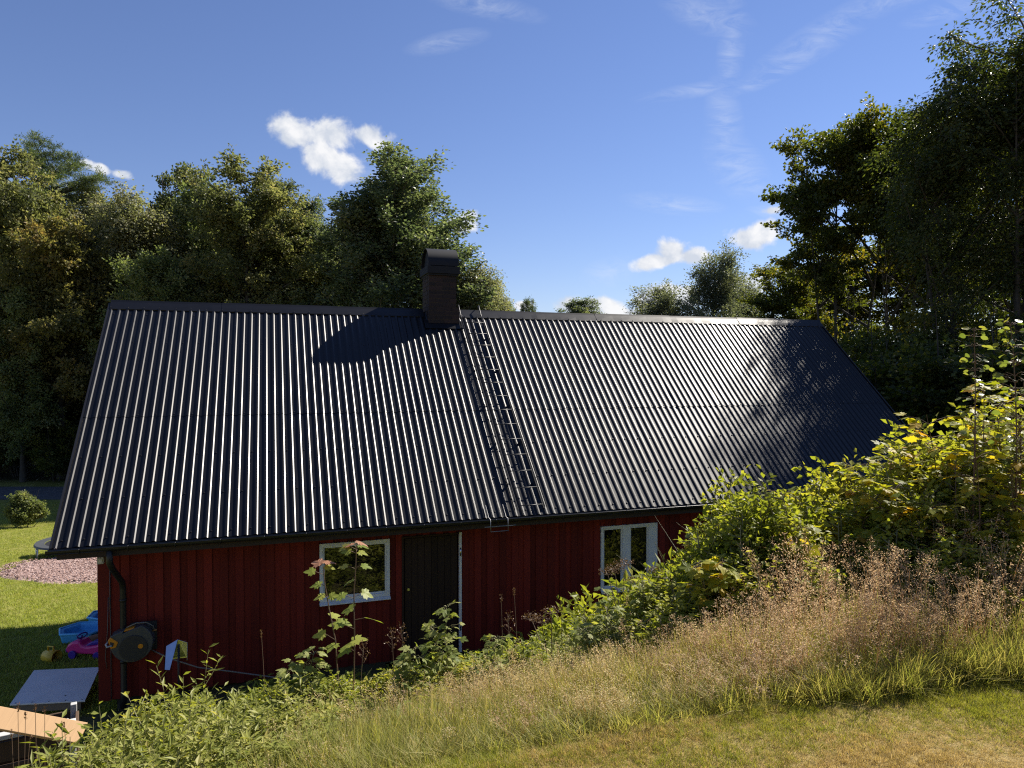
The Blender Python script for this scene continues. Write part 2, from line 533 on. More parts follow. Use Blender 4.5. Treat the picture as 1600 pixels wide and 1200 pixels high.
class MB:
    """collects boxes, tubes, prisms; build() links one mesh object"""
    def __init__(self):
        self.v, self.f, self.sm = [], [], []

    def add(self, verts, faces, smooth=False):
        o = len(self.v)
        self.v += [tuple(p) for p in verts]
        self.f += [tuple(i + o for i in f) for f in faces]
        self.sm += [smooth] * len(faces)
        return self

    def box(self, x0, x1, y0, y1, z0, z1, M=None):
        vs = [Vector((x, y, z)) for z in (z0, z1) for y in (y0, y1) for x in (x0, x1)]
        if M is not None:
            vs = [M @ p for p in vs]
        return self.add(vs, [(0, 2, 3, 1), (4, 5, 7, 6), (0, 1, 5, 4), (2, 6, 7, 3), (0, 4, 6, 2), (1, 3, 7, 5)])

    def tube(self, pts, r, n=8, caps=True, smooth=True):
        pts = [Vector(p) for p in pts]
        rs = r if isinstance(r, (list, tuple)) else [r] * len(pts)
        vs, fs = [], []
        prev = None
        for i, p in enumerate(pts):
            if i == 0:
                d = pts[1] - pts[0]
            elif i == len(pts) - 1:
                d = pts[-1] - pts[-2]
            else:
                d = (pts[i + 1] - pts[i]).normalized() + (pts[i] - pts[i - 1]).normalized()
            d.normalize()
            if prev is None:
                a = d.orthogonal().normalized()
            else:
                a = (prev - d * prev.dot(d))
                a = a.normalized() if a.length > 1e-6 else d.orthogonal().normalized()
            prev = a
            b = d.cross(a)
            for j in range(n):
                th = 2 * math.pi * j / n
                vs.append(p + (a * math.cos(th) + b * math.sin(th)) * rs[i])
        for i in range(len(pts) - 1):
            for j in range(n):
                fs.append((i * n + j, i * n + (j + 1) % n, (i + 1) * n + (j + 1) % n, (i + 1) * n + j))
        self.add(vs, fs, smooth)
        if caps:
            o = len(self.v) - len(vs)
            self.f.append(tuple(o + j for j in reversed(range(n))))
            self.f.append(tuple(o + (len(pts) - 1) * n + j for j in range(n)))
            self.sm += [False, False]
        return self

    def prism(self, outline, y0, y1, M=None):
        """outline in (x,z), extruded along y"""
        n = len(outline)
        vs = [Vector((x, y0, z)) for x, z in outline] + [Vector((x, y1, z)) for x, z in outline]
        if M is not None:
            vs = [M @ p for p in vs]
        fs = [tuple(range(n)), tuple(reversed(range(n, 2 * n)))]
        fs += [(i, i + n, (i + 1) % n + n, (i + 1) % n) for i in range(n)]
        return self.add(vs, fs)

    def mesh(self, name, m):
        me = bpy.data.meshes.new(name)
        me.from_pydata([tuple(p) for p in self.v], [], self.f)
        me.polygons.foreach_set('use_smooth', self.sm)
        for mm in (m if isinstance(m, (list, tuple)) else [m]):
            me.materials.append(mm)
        me.update()
        return me

    def build(self, name, m, parent=None, bevel=0.0, loc=None):
        o = bpy.data.objects.new(name, self.mesh(name, m))
        if loc is not None:
            o.location = loc
        link(o, parent)
        if bevel:
            bv = o.modifiers.new('bevel', 'BEVEL')
            bv.width = bevel
            bv.segments = 2
            bv.limit_method = 'ANGLE'
        return o


def box_part(name, m, parent, x0, x1, y0, y1, z0, z1, bevel=0.0):
    return MB().box(x0, x1, y0, y1, z0, z1).build(name, m, parent, bevel)


# ------------------------------------------------------------------ terrain
YAW = R(18.776)
D1 = np.array([math.cos(YAW), math.sin(YAW)])        # along the ridge
DN = np.array([math.sin(YAW), -math.cos(YAW)])       # out of the long wall, towards the camera
CORNER = np.array([-6.03, 10.25])                    # near left house corner


def sstep(a, b, x):
    t = np.clip((x - a) / (b - a), 0, 1)
    return t * t * (3 - 2 * t)


def st(x, y):
    dx, dy = x - CORNER[0], y - CORNER[1]
    return dx * DN[0] + dy * DN[1], dx * D1[0] + dy * D1[1]


def lump(x, y):
    return (np.sin(x * 0.9 + 1.3) * np.cos(y * 1.1 + 0.4) * 0.5 + np.sin(x * 2.3 + y * 1.7) * 0.25 + np.cos(x * 0.37 - y * 0.53) * 0.6)


def gz(x, y):
    x = np.asarray(x, dtype=float)
    y = np.asarray(y, dtype=float)
    s, t = st(x, y)
    lawn = np.interp(y, [0, 10, 13, 15.2, 25.7, 40, 45.5, 51.5, 60, 95, 160], [-.45, -.5, -.6, -.78, -2.0, -3.35, -3.6, -3.6, -3.0, 1.0, 4.0])
    f = np.clip((s - 0.8) / 8.1, 0, 1)
    ex = 1.22 - 0.3 * sstep(4.0, 6.5, t)
    bank = 3.2 * f ** ex
    back = sstep(7.4, 11.5, -s)
    bank = bank * (1 - back) + lawn * back
    rise = sstep(16.5, 24, t) * (1 - sstep(25, 40, y))
    bank = np.maximum(bank, 1.2 * rise)
    L = sstep(-2.5, 3.0, t)
    z = lawn * (1 - L) + bank * L
    n = lump(x, y)
    z = z + n * 0.05 * sstep(1.2, 3, s) * L * (1 - 0.7 * sstep(8.2, 9.0, s)) + n * 0.06 * sstep(16, 24, y) * (1 - sstep(36, 43, y))
    return z


def build_ground():
    def axis(lo, hi, fine0, fine1, d0, grow):
        a = list(np.arange(fine0, fine1 + 1e-6, d0))
        d = d0
        while a[-1] < hi:
            d *= grow
            a.append(a[-1] + d)
        d = d0
        b = []
        p = fine0
        while p > lo:
            d *= grow
            p -= d
            b.append(p)
        return np.array(b[::-1] + a)
    xs = axis(-900, 900, -20, 16, 0.3, 1.09)
    ys = np.unique(np.concatenate([axis(-400, 900, -2, 54, 0.3, 1.10), [45.5, 51.5]]))
    X, Y = np.meshgrid(xs, ys)
    Z = gz(X, Y)
    V = np.stack([X.ravel(), Y.ravel(), Z.ravel()], 1)
    nx, ny = len(xs), len(ys)
    i, j = np.meshgrid(np.arange(nx - 1), np.arange(ny - 1))
    a = (j * nx + i).ravel()
    F = np.stack([a, a + 1, a + nx + 1, a + nx], 1)
    me = np_mesh('ground', V, F, M_GROUND, smooth=True)
    s, t = st(X.ravel(), Y.ravel())
    yy = Y.ravel()
    bankw = sstep(-2.2, 0.5, t) * (1 - sstep(8.6, 9.2, s)) * sstep(-9, -7.5, s)
    forest = np.maximum(sstep(52, 54, yy), sstep(15.5, 18, t) * (1 - sstep(5.5, 7.5, s)))
    forest = np.maximum(forest, sstep(9, 12, -s) * sstep(4, 8, t))
    dry = sstep(8.5, 9.2, s)
    at = me.attributes.new('zone', 'FLOAT_VECTOR', 'POINT')
    at.data.foreach_set('vector', np.stack([bankw, forest, dry], 1).astype(np.float32).ravel())
    o = link(bpy.data.objects.new('ground', me))
    o['kind'] = 'structure'
    return o


build_ground()

# road beyond the lawn
xs = np.linspace(-160, 90, 120)
V, F = [], []
for k_, x in enumerate(xs):
    for yv, dz in ((46.0, 0.012), (48.6, 0.05), (51.1, 0.012)):
        wob = 0.15 * math.sin(x * 0.11)
        V.append((x, yv + wob * 0.3, -3.6 + dz))
for k_ in range(len(xs) - 1):
    for j in range(2):
        a = k_ * 3 + j
        F.append((a, a + 3, a + 4, a + 1))
road = link(bpy.data.objects.new('road', np_mesh('road', V, np.array(F), M_ASPHALT, smooth=True)))
road['kind'] = 'structure'


def gravel_mat():
    m, t = mat('pink_gravel')
    g = t.node('ShaderNodeNewGeometry')
    v = t.node('ShaderNodeTexVoronoi')
    v.inputs['Scale'].default_value = 18.0
    t.l.new(g.outputs['Position'], v.inputs['Vector'])
    s = t.node('ShaderNodeSeparateColor')
    t.l.new(v.outputs['Color'], s.inputs[0])
    c = t.ramp(s.outputs[0], [(0.0, (0.17, 0.10, 0.085)), (0.5, (0.29, 0.19, 0.165)), (1.0, (0.42, 0.31, 0.28))])
    t.l.new(c, t.p.inputs['Base Color'])
    t.p.inputs['Roughness'].default_value = 0.9
    b = t.node('ShaderNodeBump')
    b.inputs['Strength'].default_value = 0.9
    b.inputs['Distance'].default_value = 0.04
    b.invert = True
    t.l.new(v.outputs['Distance'], b.inputs['Height'])
    t.l.new(b.outputs[0], t.p.inputs['Normal'])
    return m


M_GRAVEL = gravel_mat()
# gravel bed below the trampoline
gc = np.array([-12.9, 23.6])
V, F = [(gc[0], gc[1], float(gz(gc[0], gc[1])) + 0.07)], []
NR, NA = 8, 60
for i in range(1, NR + 1):
    for j in range(NA):
        a = 2 * math.pi * j / NA
        k_ = 1 + 0.05 * math.sin(3 * a + 1) + 0.04 * math.sin(7 * a) + 0.02 * math.sin(17 * a)
        x = gc[0] + 4.0 * math.cos(a) * k_ * i / NR
        y = gc[1] + 2.9 * math.sin(a) * k_ * i / NR
        V.append((x, y, float(gz(x, y)) + (0.07 if i < NR else -0.02)))
F3 = [(0, 1 + j, 1 + (j + 1) % NA) for j in range(NA)]
F4 = [(1 + (i - 1) * NA + j, 1 + i * NA + j, 1 + i * NA + (j + 1) % NA, 1 + (i - 1) * NA + (j + 1) % NA) for i in range(1, NR) for j in range(NA)]
gb = link(bpy.data.objects.new('gravel_bed', np_mesh('gravel_bed', V, [np.array(F3), np.array(F4)], M_GRAVEL, smooth=True)))
gb['kind'] = 'structure'

# ------------------------------------------------------------------ the house
TH = R(43.083)
CT, STH = math.cos(TH), math.sin(TH)
ZR = 6.106
LEN = 16.56
PITCH = LEN / 120.8
WALLW = 3.55
HOUSE = empty('house', (-7.555, 13.481, 0.0), YAW)
tag(HOUSE, 'long red timber house under a steep dark corrugated metal roof', 'house')


def rp(u, v, h=0.0):
    """house-local point on the near roof slope: u along the ridge, v down the slope from the ridge, h above it"""
    return (u, -(v * CT + h * STH), ZR - v * STH + h * CT)


def rpf(u, v, h=0.0):
    return (u, (v * CT + h * STH), ZR - v * STH + h * CT)


ROOF = MB()
# timber deck below the sheets, both slopes, as closed slabs
for fn in (rp, rpf):
    vs = [fn(u, v, h) for h in (-0.055, -0.20) for v in (0.02, 5.42) for u in (0.0, LEN - 0.02)]
    ROOF.add(vs, [(0, 1, 3, 2), (4, 6, 7, 5), (0, 4, 5, 1), (2, 3, 7, 6), (0, 2, 6, 4), (1, 5, 7, 3)])
ROOF = ROOF.build('roof', M_DARKWOOD, HOUSE)

# corrugated sheets: eight ribs each, rounded bends
RIB_H = 0.018


def sheet_profile(nrib):
    pts = []
    for i in range(nrib):
        c = i * PITCH
        # right flank of the rib centred at c (that is where the photo shows the bright stripe)
        for du, h in ((-0.069, -1), (-0.0645, -0.95), (-0.0610, -0.82), (-0.0470, 0.82), (-0.0435, 0.95), (-0.039, 1),
                      (-0.017, 1), (-0.0125, 0.95), (-0.0090, 0.82), (0.0050, -0.82), (0.0085, -0.95), (0.013, -1)):
            pts.append((c + du, h * RIB_H / 2))
    pts.append((nrib * PITCH - 0.064, -RIB_H / 2))
    return pts


def sheet_mesh(name, nrib, v0, v1, lift, seed):
    r_ = np.random.default_rng(seed)
    pr = sheet_profile(nrib)
    nv = 9
    V = []
    wob = np.cumsum(r_.normal(0, 0.0006, (nv, nrib * 12 + 1)), 0) * 0.5
    gw = r_.normal(0, 0.0012, nv)
    for a in range(nv):
        v = v0 + (v1 - v0) * a / (nv - 1)
        for q, (u, h) in enumerate(pr):
            V.append(rp(u, v, h + lift + gw[a] + wob[a, (q // 6) * 6]))
    n = len(pr)
    F = [(a * n + q, (a + 1) * n + q, (a + 1) * n + q + 1, a * n + q + 1) for a in range(nv - 1) for q in range(n - 1)]
    nf = len(F)
    # folded lower lip of the sheet, on vertices of its own
    o1, o2 = len(V), len(V) + n
    V += [V[(nv - 1) * n + q] for q in range(n)]
    V += [rp(u, v1 + 0.001, h - 0.006) for u, h in pr]
    F += [(o1 + q, o2 + q, o2 + q + 1, o1 + q + 1) for q in range(n - 1)]
    me = np_mesh(name, V, np.array(F), M_ROOF, smooth=False)
    me.polygons.foreach_set('use_smooth', np.arange(len(F)) < nf)
    me.update()
    return me


NSH = 15
up = [sheet_mesh('roof_sheet', 8, 0.10, 3.02, 0.006, 10 + i) for i in range(4)]
lo = [sheet_mesh('roof_sheet', 8, 2.90, 5.481, 0.0, 20 + i) for i in range(4)]
last = (sheet_mesh('roof_sheet', 1, 0.10, 3.02, 0.006, 31), sheet_mesh('roof_sheet', 1, 2.90, 5.481, 0.0, 32))
for i in range(NSH + 1):
    for row in range(2):
        me = (up, lo)[row][(i * 2 + i // 3) % 4] if i < NSH else last[row]
        o = bpy.data.objects.new('roof_sheet', me)
        o.location = (i * 8 * PITCH, 0, 0.0006 * (i % 2))
        link(o, ROOF)
# the far slope: coarser sheets
pr = sheet_profile(120)
V = [rpf(u, v, h) for v in (0.05, 5.48) for u, h in pr]
n = len(pr)
F = [(q, q + 1, n + q + 1, n + q) for q in range(n - 1)]
link(bpy.data.objects.new('rear_roof_sheet', np_mesh('rear_roof_sheet', V, np.array(F), M_ROOF)), ROOF)

# screws, too small to pick apart
sc = MB()
for row, v in enumerate((0.36, 1.16, 2.0, 2.97, 3.85, 4.65, 5.36)):
    for i in range(row % 2, 120, 2):
        u = i * PITCH + 0.045
        c = Vector(rp(u, v, -RIB_H / 2 + 0.004))
        M_ = Matrix.Translation(c) @ Matrix.Rotation(TH, 4, 'X')
        ring = [M_ @ Vector((0.015 * math.cos(a), 0.015 * math.sin(a), -0.004)) for a in [j * math.pi / 3 for j in range(6)]]
        ring2 = [M_ @ Vector((0.010 * math.cos(a), 0.010 * math.sin(a), 0.009)) for a in [j * math.pi / 3 for j in range(6)]]
        sc.add(ring + ring2, [tuple(range(6, 12))] + [(j, (j + 1) % 6, 6 + (j + 1) % 6, 6 + j) for j in range(6)])
o = sc.build('roof_screws', M_BLACK, ROOF)
o['kind'] = 'stuff'

# ridge capping in lengths, slightly dented
seg = [-0.05, 1.90, 3.95, 5.93]
seg2 = [6.60, 8.35, 10.02, 11.98, 13.98, 15.6, LEN + 0.03]
ZC = 0.028
spans = [(seg[i], seg[i + 1]) for i in range(3)] + [(seg2[i], seg2[i + 1]) for i in range(6)]
for q, (a, b) in enumerate(spans):
    r_ = np.random.default_rng(50 + q)
    b2 = b + (0.05 if q not in (2, len(spans) - 1) else 0.0)
    nu = 10
    V, F = [], []
    lift = 0.004 * (q % 2)
    for i in range(nu):
        u = a + (b2 - a) * i / (nu - 1)
        d = r_.normal(0, 0.0022)
        prof = [rp(u, 0.232, RIB_H / 2 - 0.012 + lift + d), rp(u, 0.226, RIB_H / 2 + 0.005 + lift + d), rp(u, 0.12, RIB_H / 2 + 0.012 + lift + d * 0.5 + r_.normal(0, 0.001)),
                rp(u, 0.03, RIB_H / 2 + 0.016 + lift), (u, -0.010, ZR + 0.036 + lift), (u, 0.010, ZR + 0.036 + lift), rpf(u, 0.03, RIB_H / 2 + 0.016 + lift), rpf(u, 0.228, RIB_H / 2 + 0.006 + lift)]
        V += prof
    m_ = len(prof)
    for i in range(nu - 1):
        for j in range(m_ - 1):
            F.append((i * m_ + j, i * m_ + j + 1, (i + 1) * m_ + j + 1, (i + 1) * m_ + j))
    me = np_mesh('ridge_cap', V, np.array(F), M_RIDGE, smooth=False)
    o = link(bpy.data.objects.new('ridge_cap', me), ROOF)
    so = o.modifiers.new('thick', 'SOLIDIFY')
    so.thickness = 0.002
rs = MB()
for i in range(0, 121):
    if i % 2 == 0 and not (5.8 < i * PITCH < 6.7):
        c = Vector(rp(i * PITCH - 0.028 + 0.01 * ((i * 7) % 3), 0.19, RIB_H / 2 + 0.018))
        rs.tube([c, c + Vector((0, -STH * 0.008, CT * 0.008))], 0.009, 6)
o = rs.build('ridge_screws', M_GALV, ROOF)
o['kind'] = 'stuff'

# verge boards and flashings at both gables
for nm, u0, u1 in (('verge_flashing', -0.085, -0.055), ('verge_flashing', LEN + 0.0, LEN + 0.03)):
    for fn in (rp, rpf):
        vs = [fn(u, v, h) for h in (0.012, -0.10) for v in (0.05, 5.49) for u in (u0, u1)]
        MB().add(vs, [(0, 1, 3, 2), (4, 6, 7, 5), (0, 4, 5, 1), (2, 3, 7, 6), (0, 2, 6, 4), (1, 5, 7, 3)]).build(nm, M_BLACK, ROOF)
for u0, u1 in ((-0.05, -0.01), (LEN - 0.06, LEN - 0.022)):
    for fn in (rp, rpf):
        vs = [fn(u, v, h) for h in (-0.06, -0.24) for v in (0.05, 5.40) for u in (u0, u1)]
        MB().add(vs, [(0, 1, 3, 2), (4, 6, 7, 5), (0, 4, 5, 1), (2, 3, 7, 6), (0, 2, 6, 4), (1, 5, 7, 3)]).build('verge_board', M_RED, ROOF)

# gutter with brackets along the near eave
GW, GZ_, GR = 4.07, 2.345, 0.062
gut = []
for k_ in range(9):
    a = math.pi * k_ / 8
    gut.append((-(GW + GR * math.cos(a)), GZ_ - GR * math.sin(a)))
ring = gut + [(y * 1.0 + (0.004 if k_ < 4 else -0.004), z + 0.004) for k_, (y, z) in reversed(list(enumerate(gut)))]
n = len(ring)
vs = [(-0.10, y, z) for y, z in ring] + [(LEN + 0.06, y, z) for y, z in ring]
GUT = MB().add(vs, [tuple(range(n)), tuple(reversed(range(n, 2 * n)))] + [(i, i + n, (i + 1) % n + n, (i + 1) % n) for i in range(n)]).build('gutter', M_BLACK, HOUSE)
bead = MB().tube([(-0.10, -(GW + GR), GZ_ + 0.004), (LEN + 0.06, -(GW + GR), GZ_ + 0.004)], 0.008, 8)
bead.build('gutter_bead', M_BLACK, GUT)
bm_ = MB()
bm_.tube([(0, -(GW + GR + 0.004), GZ_ + 0.012)] + [(0, -(GW + (GR + 0.006) * math.cos(a)), GZ_ - (GR + 0.006) * math.sin(a)) for a in [math.pi * k_ / 6 for k_ in range(7)]], 0.009, 5)
bme = bm_.mesh('gutter_bracket', M_GALV)
for i in range(28):
    o = bpy.data.objects.new('gutter_bracket', bme)
    o.location = (0.3 + i * 0.6, 0, 0)
    link(o, GUT)
# eave: fascia and soffit
EAVE = MB()
EAVE.box(0.0, LEN - 0.02, -3.985, -3.955, 2.19, 2.34)
EAVE.build('fascia_board', M_DARKWOOD, HOUSE)
box_part('soffit', M_DARKWOOD, HOUSE, 0.0, LEN - 0.02, -3.953, -(WALLW - 0.16), 2.20, 2.222)

# walls (solid core behind the boards)
u0, u1 = 0.43, LEN - 0.36
openings = [(3.545, 4.627, 1.11, 2.015), (4.88, 5.82, 0.0, 2.02), (8.505, 9.63, 0.80, 1.94)]
WALL = MB()
wy0, wy1 = -(WALLW - 0.05), -(WALLW - 0.20)
xs_ = sorted({u0, u1, *[o_[0] for o_ in openings], *[o_[1] for o_ in openings]})
for a, b in zip(xs_[:-1], xs_[1:]):
    op = [o_ for o_ in openings if o_[0] <= a + 1e-6 and o_[1] >= b - 1e-6]
    zz = [(-0.02, 2.199)] if not op else [(-0.02, op[0][2]), (op[0][3], 2.199)]
    for z0, z1 in zz:
        if z1 - z0 > 0.03:
            WALL.box(a, b, wy0, wy1, z0, z1)
WALL.box(u0, u1, WALLW - 0.2, WALLW - 0.05, -0.02, 2.3)
gab = [(-(WALLW - 0.201), -0.02), (WALLW - 0.201, -0.02), (WALLW - 0.201, 2.55), (0, 5.75), (-(WALLW - 0.201), 2.55)]
for a, b in ((u0, u0 + 0.15), (u1 - 0.15, u1)):
    n = 5
    vs = [(a, y, z) for y, z in gab] + [(b, y, z) for y, z in gab]
    WALL.add(vs, [tuple(range(5)), tuple(reversed(range(5, 10)))] + [(i, i + 5, (i + 1) % 5 + 5, (i + 1) % 5) for i in range(5)])
WALL = WALL.build('wall', M_RED, HOUSE)
# gable claddings (seen only from aside)
for a in np.arange(-WALLW + 0.02, WALLW - 0.1, 0.23):
    top = min(2.5 + (WALLW - 0.2 - abs(a + 0.07)) * (3.2 / 3.35), 5.6)
    for xa, xb in ((u0 - 0.024, u0 - 0.002), (u1 + 0.002, u1 + 0.024)):
        box_part('gable_board', M_RED, WALL, xa, xb, a, a + 0.15, -0.05, top)
# near wall boards: board-on-board cladding, each its own piece
board_cache = {}


def wall_board(x0, wd, z0, z1, depth):
    if z1 - z0 < 0.04:
        return
    key = (round(wd, 3), round(z0, 3), round(z1, 3), depth)
    me = board_cache.get(key)
    if me is None:
        y1 = -(WALLW - 0.048) - (0.0 if depth == 0 else 0.021)
        th = 0.020
        c = 0.004
        o_ = [(0, y1), (0, y1 - th + c), (c, y1 - th), (wd - c, y1 - th), (wd, y1 - th + c), (wd, y1)]
        vs = [(x, y, z0) for x, y in o_] + [(x, y, z1) for x, y in o_]
        me = MB().add(vs, [tuple(range(6)), tuple(reversed(range(6, 12)))] + [(i, i + 6, (i + 1) % 6 + 6, (i + 1) % 6) for i in range(6)]).mesh('board', M_RED)
        board_cache[key] = me
    o = bpy.data.objects.new('board', me)
    o.location = (x0, random.uniform(-0.0015, 0.0015), 0)
    link(o, WALL)


def board_spans(x0, x1):
    """height spans free of openings; frames cover the joints"""
    for a, b, z0, z1 in openings:
        if x1 > a - 0.03 and x0 < b + 0.03:
            return [(-0.03, z0 - 0.02), (z1 + 0.02, 2.198)]
    return [(-0.03, 2.198)]


x = 0.70
i = 0
while x < u1 - 0.2:
    for (xx, wd, dp) in ((x, 0.118, 1), (x + 0.098, 0.145, 0)):
        # split where a board is cut by the side of an opening
        cuts = sorted({xx, xx + wd, *[c for o_ in openings for c in (o_[0] - 0.02, o_[1] + 0.02) if xx < c < xx + wd]})
        for a, b in zip(cuts[:-1], cuts[1:]):
            if b - a < 0.012:
                continue
            mid = (a + b) / 2
            sp = [(-0.03, 2.198)]
            for o_ in openings:
                if o_[0] - 0.02 < mid < o_[1] + 0.02:
                    sp = [(-0.03, o_[2] - 0.022), (o_[3] + 0.022, 2.198)]
            for z0, z1 in sp:
                wall_board(a, b - a, z0, z1, dp)
    x += 0.225
    i += 1
box_part('corner_board', M_RED, WALL, 0.405, 0.565, -(WALLW + 0.02), -(WALLW - 0.048), -0.03, 2.198, 0.004)
box_part('corner_board', M_RED, WALL, 0.569, 0.690, -(WALLW - 0.002), -(WALLW - 0.048), -0.03, 2.198, 0.004)
box_part('foundation', simple('dark_stone', (0.05, 0.048, 0.045), 0.9, bump=0.5, bscale=12), HOUSE, 0.62, u1 - 0.1, -(WALLW - 0.12), WALLW - 0.12, -0.9, -0.022)


def frame_window(x0, x1, z0, z1, mull=None, fw=0.06, right_extra=0.0):
    W = MB()
    yf, yb = -(WALLW + 0.012), -(WALLW - 0.10)
    W.box(x0, x0 + fw, yf, yb, z0, z1)
    W.box(x1 - fw - right_extra, x1, yf, yb, z0, z1)
    W.box(x0 + fw, x1 - fw - right_extra, yf + 0.002, yb, z1 - fw, z1)
    W.box(x0 + fw, x1 - fw - right_extra, yf + 0.002, yb, z0, z0 + fw)
    win = W.build('window', M_WHITE, HOUSE, 0.003)
    if mull:
        box_part('mullion', M_WHITE, win, mull[0], mull[1], yf + 0.004, yb + 0.02, z0 + fw, z1 - fw, 0.003)
    spans_ = [(x0 + fw, mull[0]), (mull[1], x1 - fw - right_extra)] if mull else [(x0 + fw, x1 - fw)]
    for a, b in spans_:
        sf = MB()
        s_ = 0.028
        y0, y1 = yf + 0.028, yf + 0.062
        sf.box(a, a + s_, y0, y1, z0 + fw, z1 - fw)
        sf.box(b - s_, b, y0, y1, z0 + fw, z1 - fw)
        sf.box(a + s_, b - s_, y0 + 0.001, y1, z1 - fw - s_, z1 - fw)
        sf.box(a + s_, b - s_, y0 + 0.001, y1, z0 + fw, z0 + fw + s_)
        sf.build('sash', M_WHITE, win, 0.002)
        pn = MB()
        pn.box(a + s_ - 0.004, b - s_ + 0.004, y0 + 0.012, y0 + 0.018, z0 + fw + s_ - 0.004, z1 - fw - s_ + 0.004)
        pn.build('pane', M_GLASS, win)
    sl = MB()
    sl.add([(x0 - 0.005, yf - 0.05, z0 - 0.03), (x1 + 0.005, yf - 0.05, z0 - 0.03), (x1 + 0.005, yf + 0.004, z0 - 0.002), (x0 - 0.005, yf + 0.004, z0 - 0.002),
            (x0 - 0.005, yf - 0.05, z0 - 0.045), (x1 + 0.005, yf - 0.05, z0 - 0.045), (x1 + 0.005, yf + 0.004, z0 - 0.017), (x0 - 0.005, yf + 0.004, z0 - 0.017)],
           [(0, 1, 2, 3), (7, 6, 5, 4), (0, 4, 5, 1), (1, 5, 6, 2), (2, 6, 7, 3), (3, 7, 4, 0)])
    sl.build('sill', M_WHITE, win)
    return win


w1 = frame_window(3.527, 4.645, 1.095, 2.033, fw=0.05)
w1['label'] = 'single-pane white window left of the dark door'
w2 = frame_window(8.487, 9.648, 0.785, 1.958, (8.925, 9.08), fw=0.045, right_extra=0.14)
w2['label'] = 'double-sash white window half hidden by tall weeds'
# dark rooms behind the glass
for a, b, z0, z1 in openings[::2]:
    rm = MB()
    rm.box(a - 0.3, b + 0.3, -(WALLW - 0.205), -(WALLW - 1.2), z0 - 0.2, 2.15)
    rm.build('room_lining', M_DARKWOOD, HOUSE)
# door
DOOR = box_part('door', M_DOOR, HOUSE, 4.895, 5.802, -(WALLW - 0.052), -(WALLW - 0.10), 0.03, 2.008)
for k_ in range(8):
    a = 4.897 + k_ * 0.1131
    box_part('plank', M_DOOR, DOOR, a, a + 0.108, -(WALLW - 0.030), -(WALLW - 0.0515), 0.035, 2.004, 0.004)
lk = MB()
lk.tube([(4.955, -(WALLW - 0.028), 1.16), (4.955, -(WALLW - 0.0), 1.16)], 0.022, 12)
lk.build('lock', M_ZINC, DOOR)
for z in (0.45, 1.72):
    MB().tube([(5.845, -(WALLW + 0.016), z - 0.07), (5.845, -(WALLW + 0.016), z + 0.07)], 0.011, 8).build('hinge', M_ZINC, DOOR)
jm = MB()
jm.box(5.825, 5.868, -(WALLW + 0.006), -(WALLW - 0.12), 0.0, 2.055)
jm.build('door_jamb', M_WHITE, HOUSE, 0.003)
jm = MB()
jm.box(4.845, 4.878, -(WALLW + 0.004), -(WALLW - 0.12), 0.0, 2.05)
jm.box(4.878, 5.824, -(WALLW + 0.004), -(WALLW - 0.12), 2.018, 2.05)
jm.build('door_frame', M_DOOR, HOUSE, 0.003)
st_ = box_part('door_step', M_CONCRETE, HOUSE, 4.55, 6.1, -(WALLW + 0.85), -(WALLW + 0.03), -0.3, 0.0, 0.01)

# downpipe near the corner, with its swan neck and thin cables
dp = MB()
dp.tube([(0.66, -GW, GZ_ - 0.055), (0.66, -GW, 2.12), (0.68, -(GW - 0.1), 2.0), (0.74, -(WALLW + 0.10), 1.72), (0.745, -(WALLW + 0.075), 1.6), (0.745, -(WALLW + 0.075), 0.1), (0.745, -(WALLW + 0.16), -0.12)], 0.043, 12)
DPI = dp.build('downpipe', M_PIPE, HOUSE)
for z in (1.45, 0.55):
    MB().tube([(0.745, -(WALLW + 0.075), z - 0.02), (0.745, -(WALLW + 0.075), z + 0.02)], 0.05, 12).build('pipe_clamp', M_PIPE, DPI)
cb = MB()
cb.tube([(0.570, -(WALLW + 0.026), 2.15), (0.566, -(WALLW + 0.028), 1.4), (0.573, -(WALLW + 0.028), 0.7), (0.57, -(WALLW + 0.03), -0.05)], 0.006, 6)
cb.tube([(0.545, -(WALLW + 0.03), 1.5), (0.53, -(WALLW + 0.03), 1.0), (0.50, -(WALLW + 0.035), 0.62), (0.52, -(WALLW + 0.03), 0.45)], 0.005, 6)
cb.build('cable', simple('grey_cable', (0.10, 0.10, 0.10), 0.5), HOUSE)
jb = MB()
jb.box(0.412, 0.50, -(WALLW + 0.075), -(WALLW + 0.021), 2.00, 2.10)
JB = jb.build('junction_box', simple('grey_plastic', (0.42, 0.42, 0.40), 0.5), HOUSE, 0.008)
box_part('junction_lid', simple('pale_plastic', (0.55, 0.55, 0.52), 0.5), JB, 0.425, 0.485, -(WALLW + 0.085), -(WALLW + 0.074), 2.02, 2.08, 0.004)
box_part('mounting_board', simple('bare_wood', (0.36, 0.25, 0.15), 0.8), JB, 0.408, 0.512, -(WALLW + 0.05), -(WALLW + 0.021), 2.115, 2.15)

# chimney
CH = MB()
cx0, cx1, cw = 5.995, 6.605, 0.335
bt = 6.87
CH.box(cx0 + 0.012, cx1 - 0.012, -cw + 0.012, cw - 0.012, 5.3, bt)
CH = CH.build('chimney', M_MORTAR, HOUSE)
unit = MB().box(-0.5, 0.5, -0.5, 0.5, -0.5, 0.5)
ume = unit.mesh('brick', M_BRICK)
bvm = {}


def brick(cx, cy_, cz, sx, sy, sz):
    o = bpy.data.objects.new('brick', ume)
    o.location = (cx + random.uniform(-.002, .002), cy_ + random.uniform(-.003, .003), cz)
    o.scale = (sx, sy, sz)
    link(o, CH)


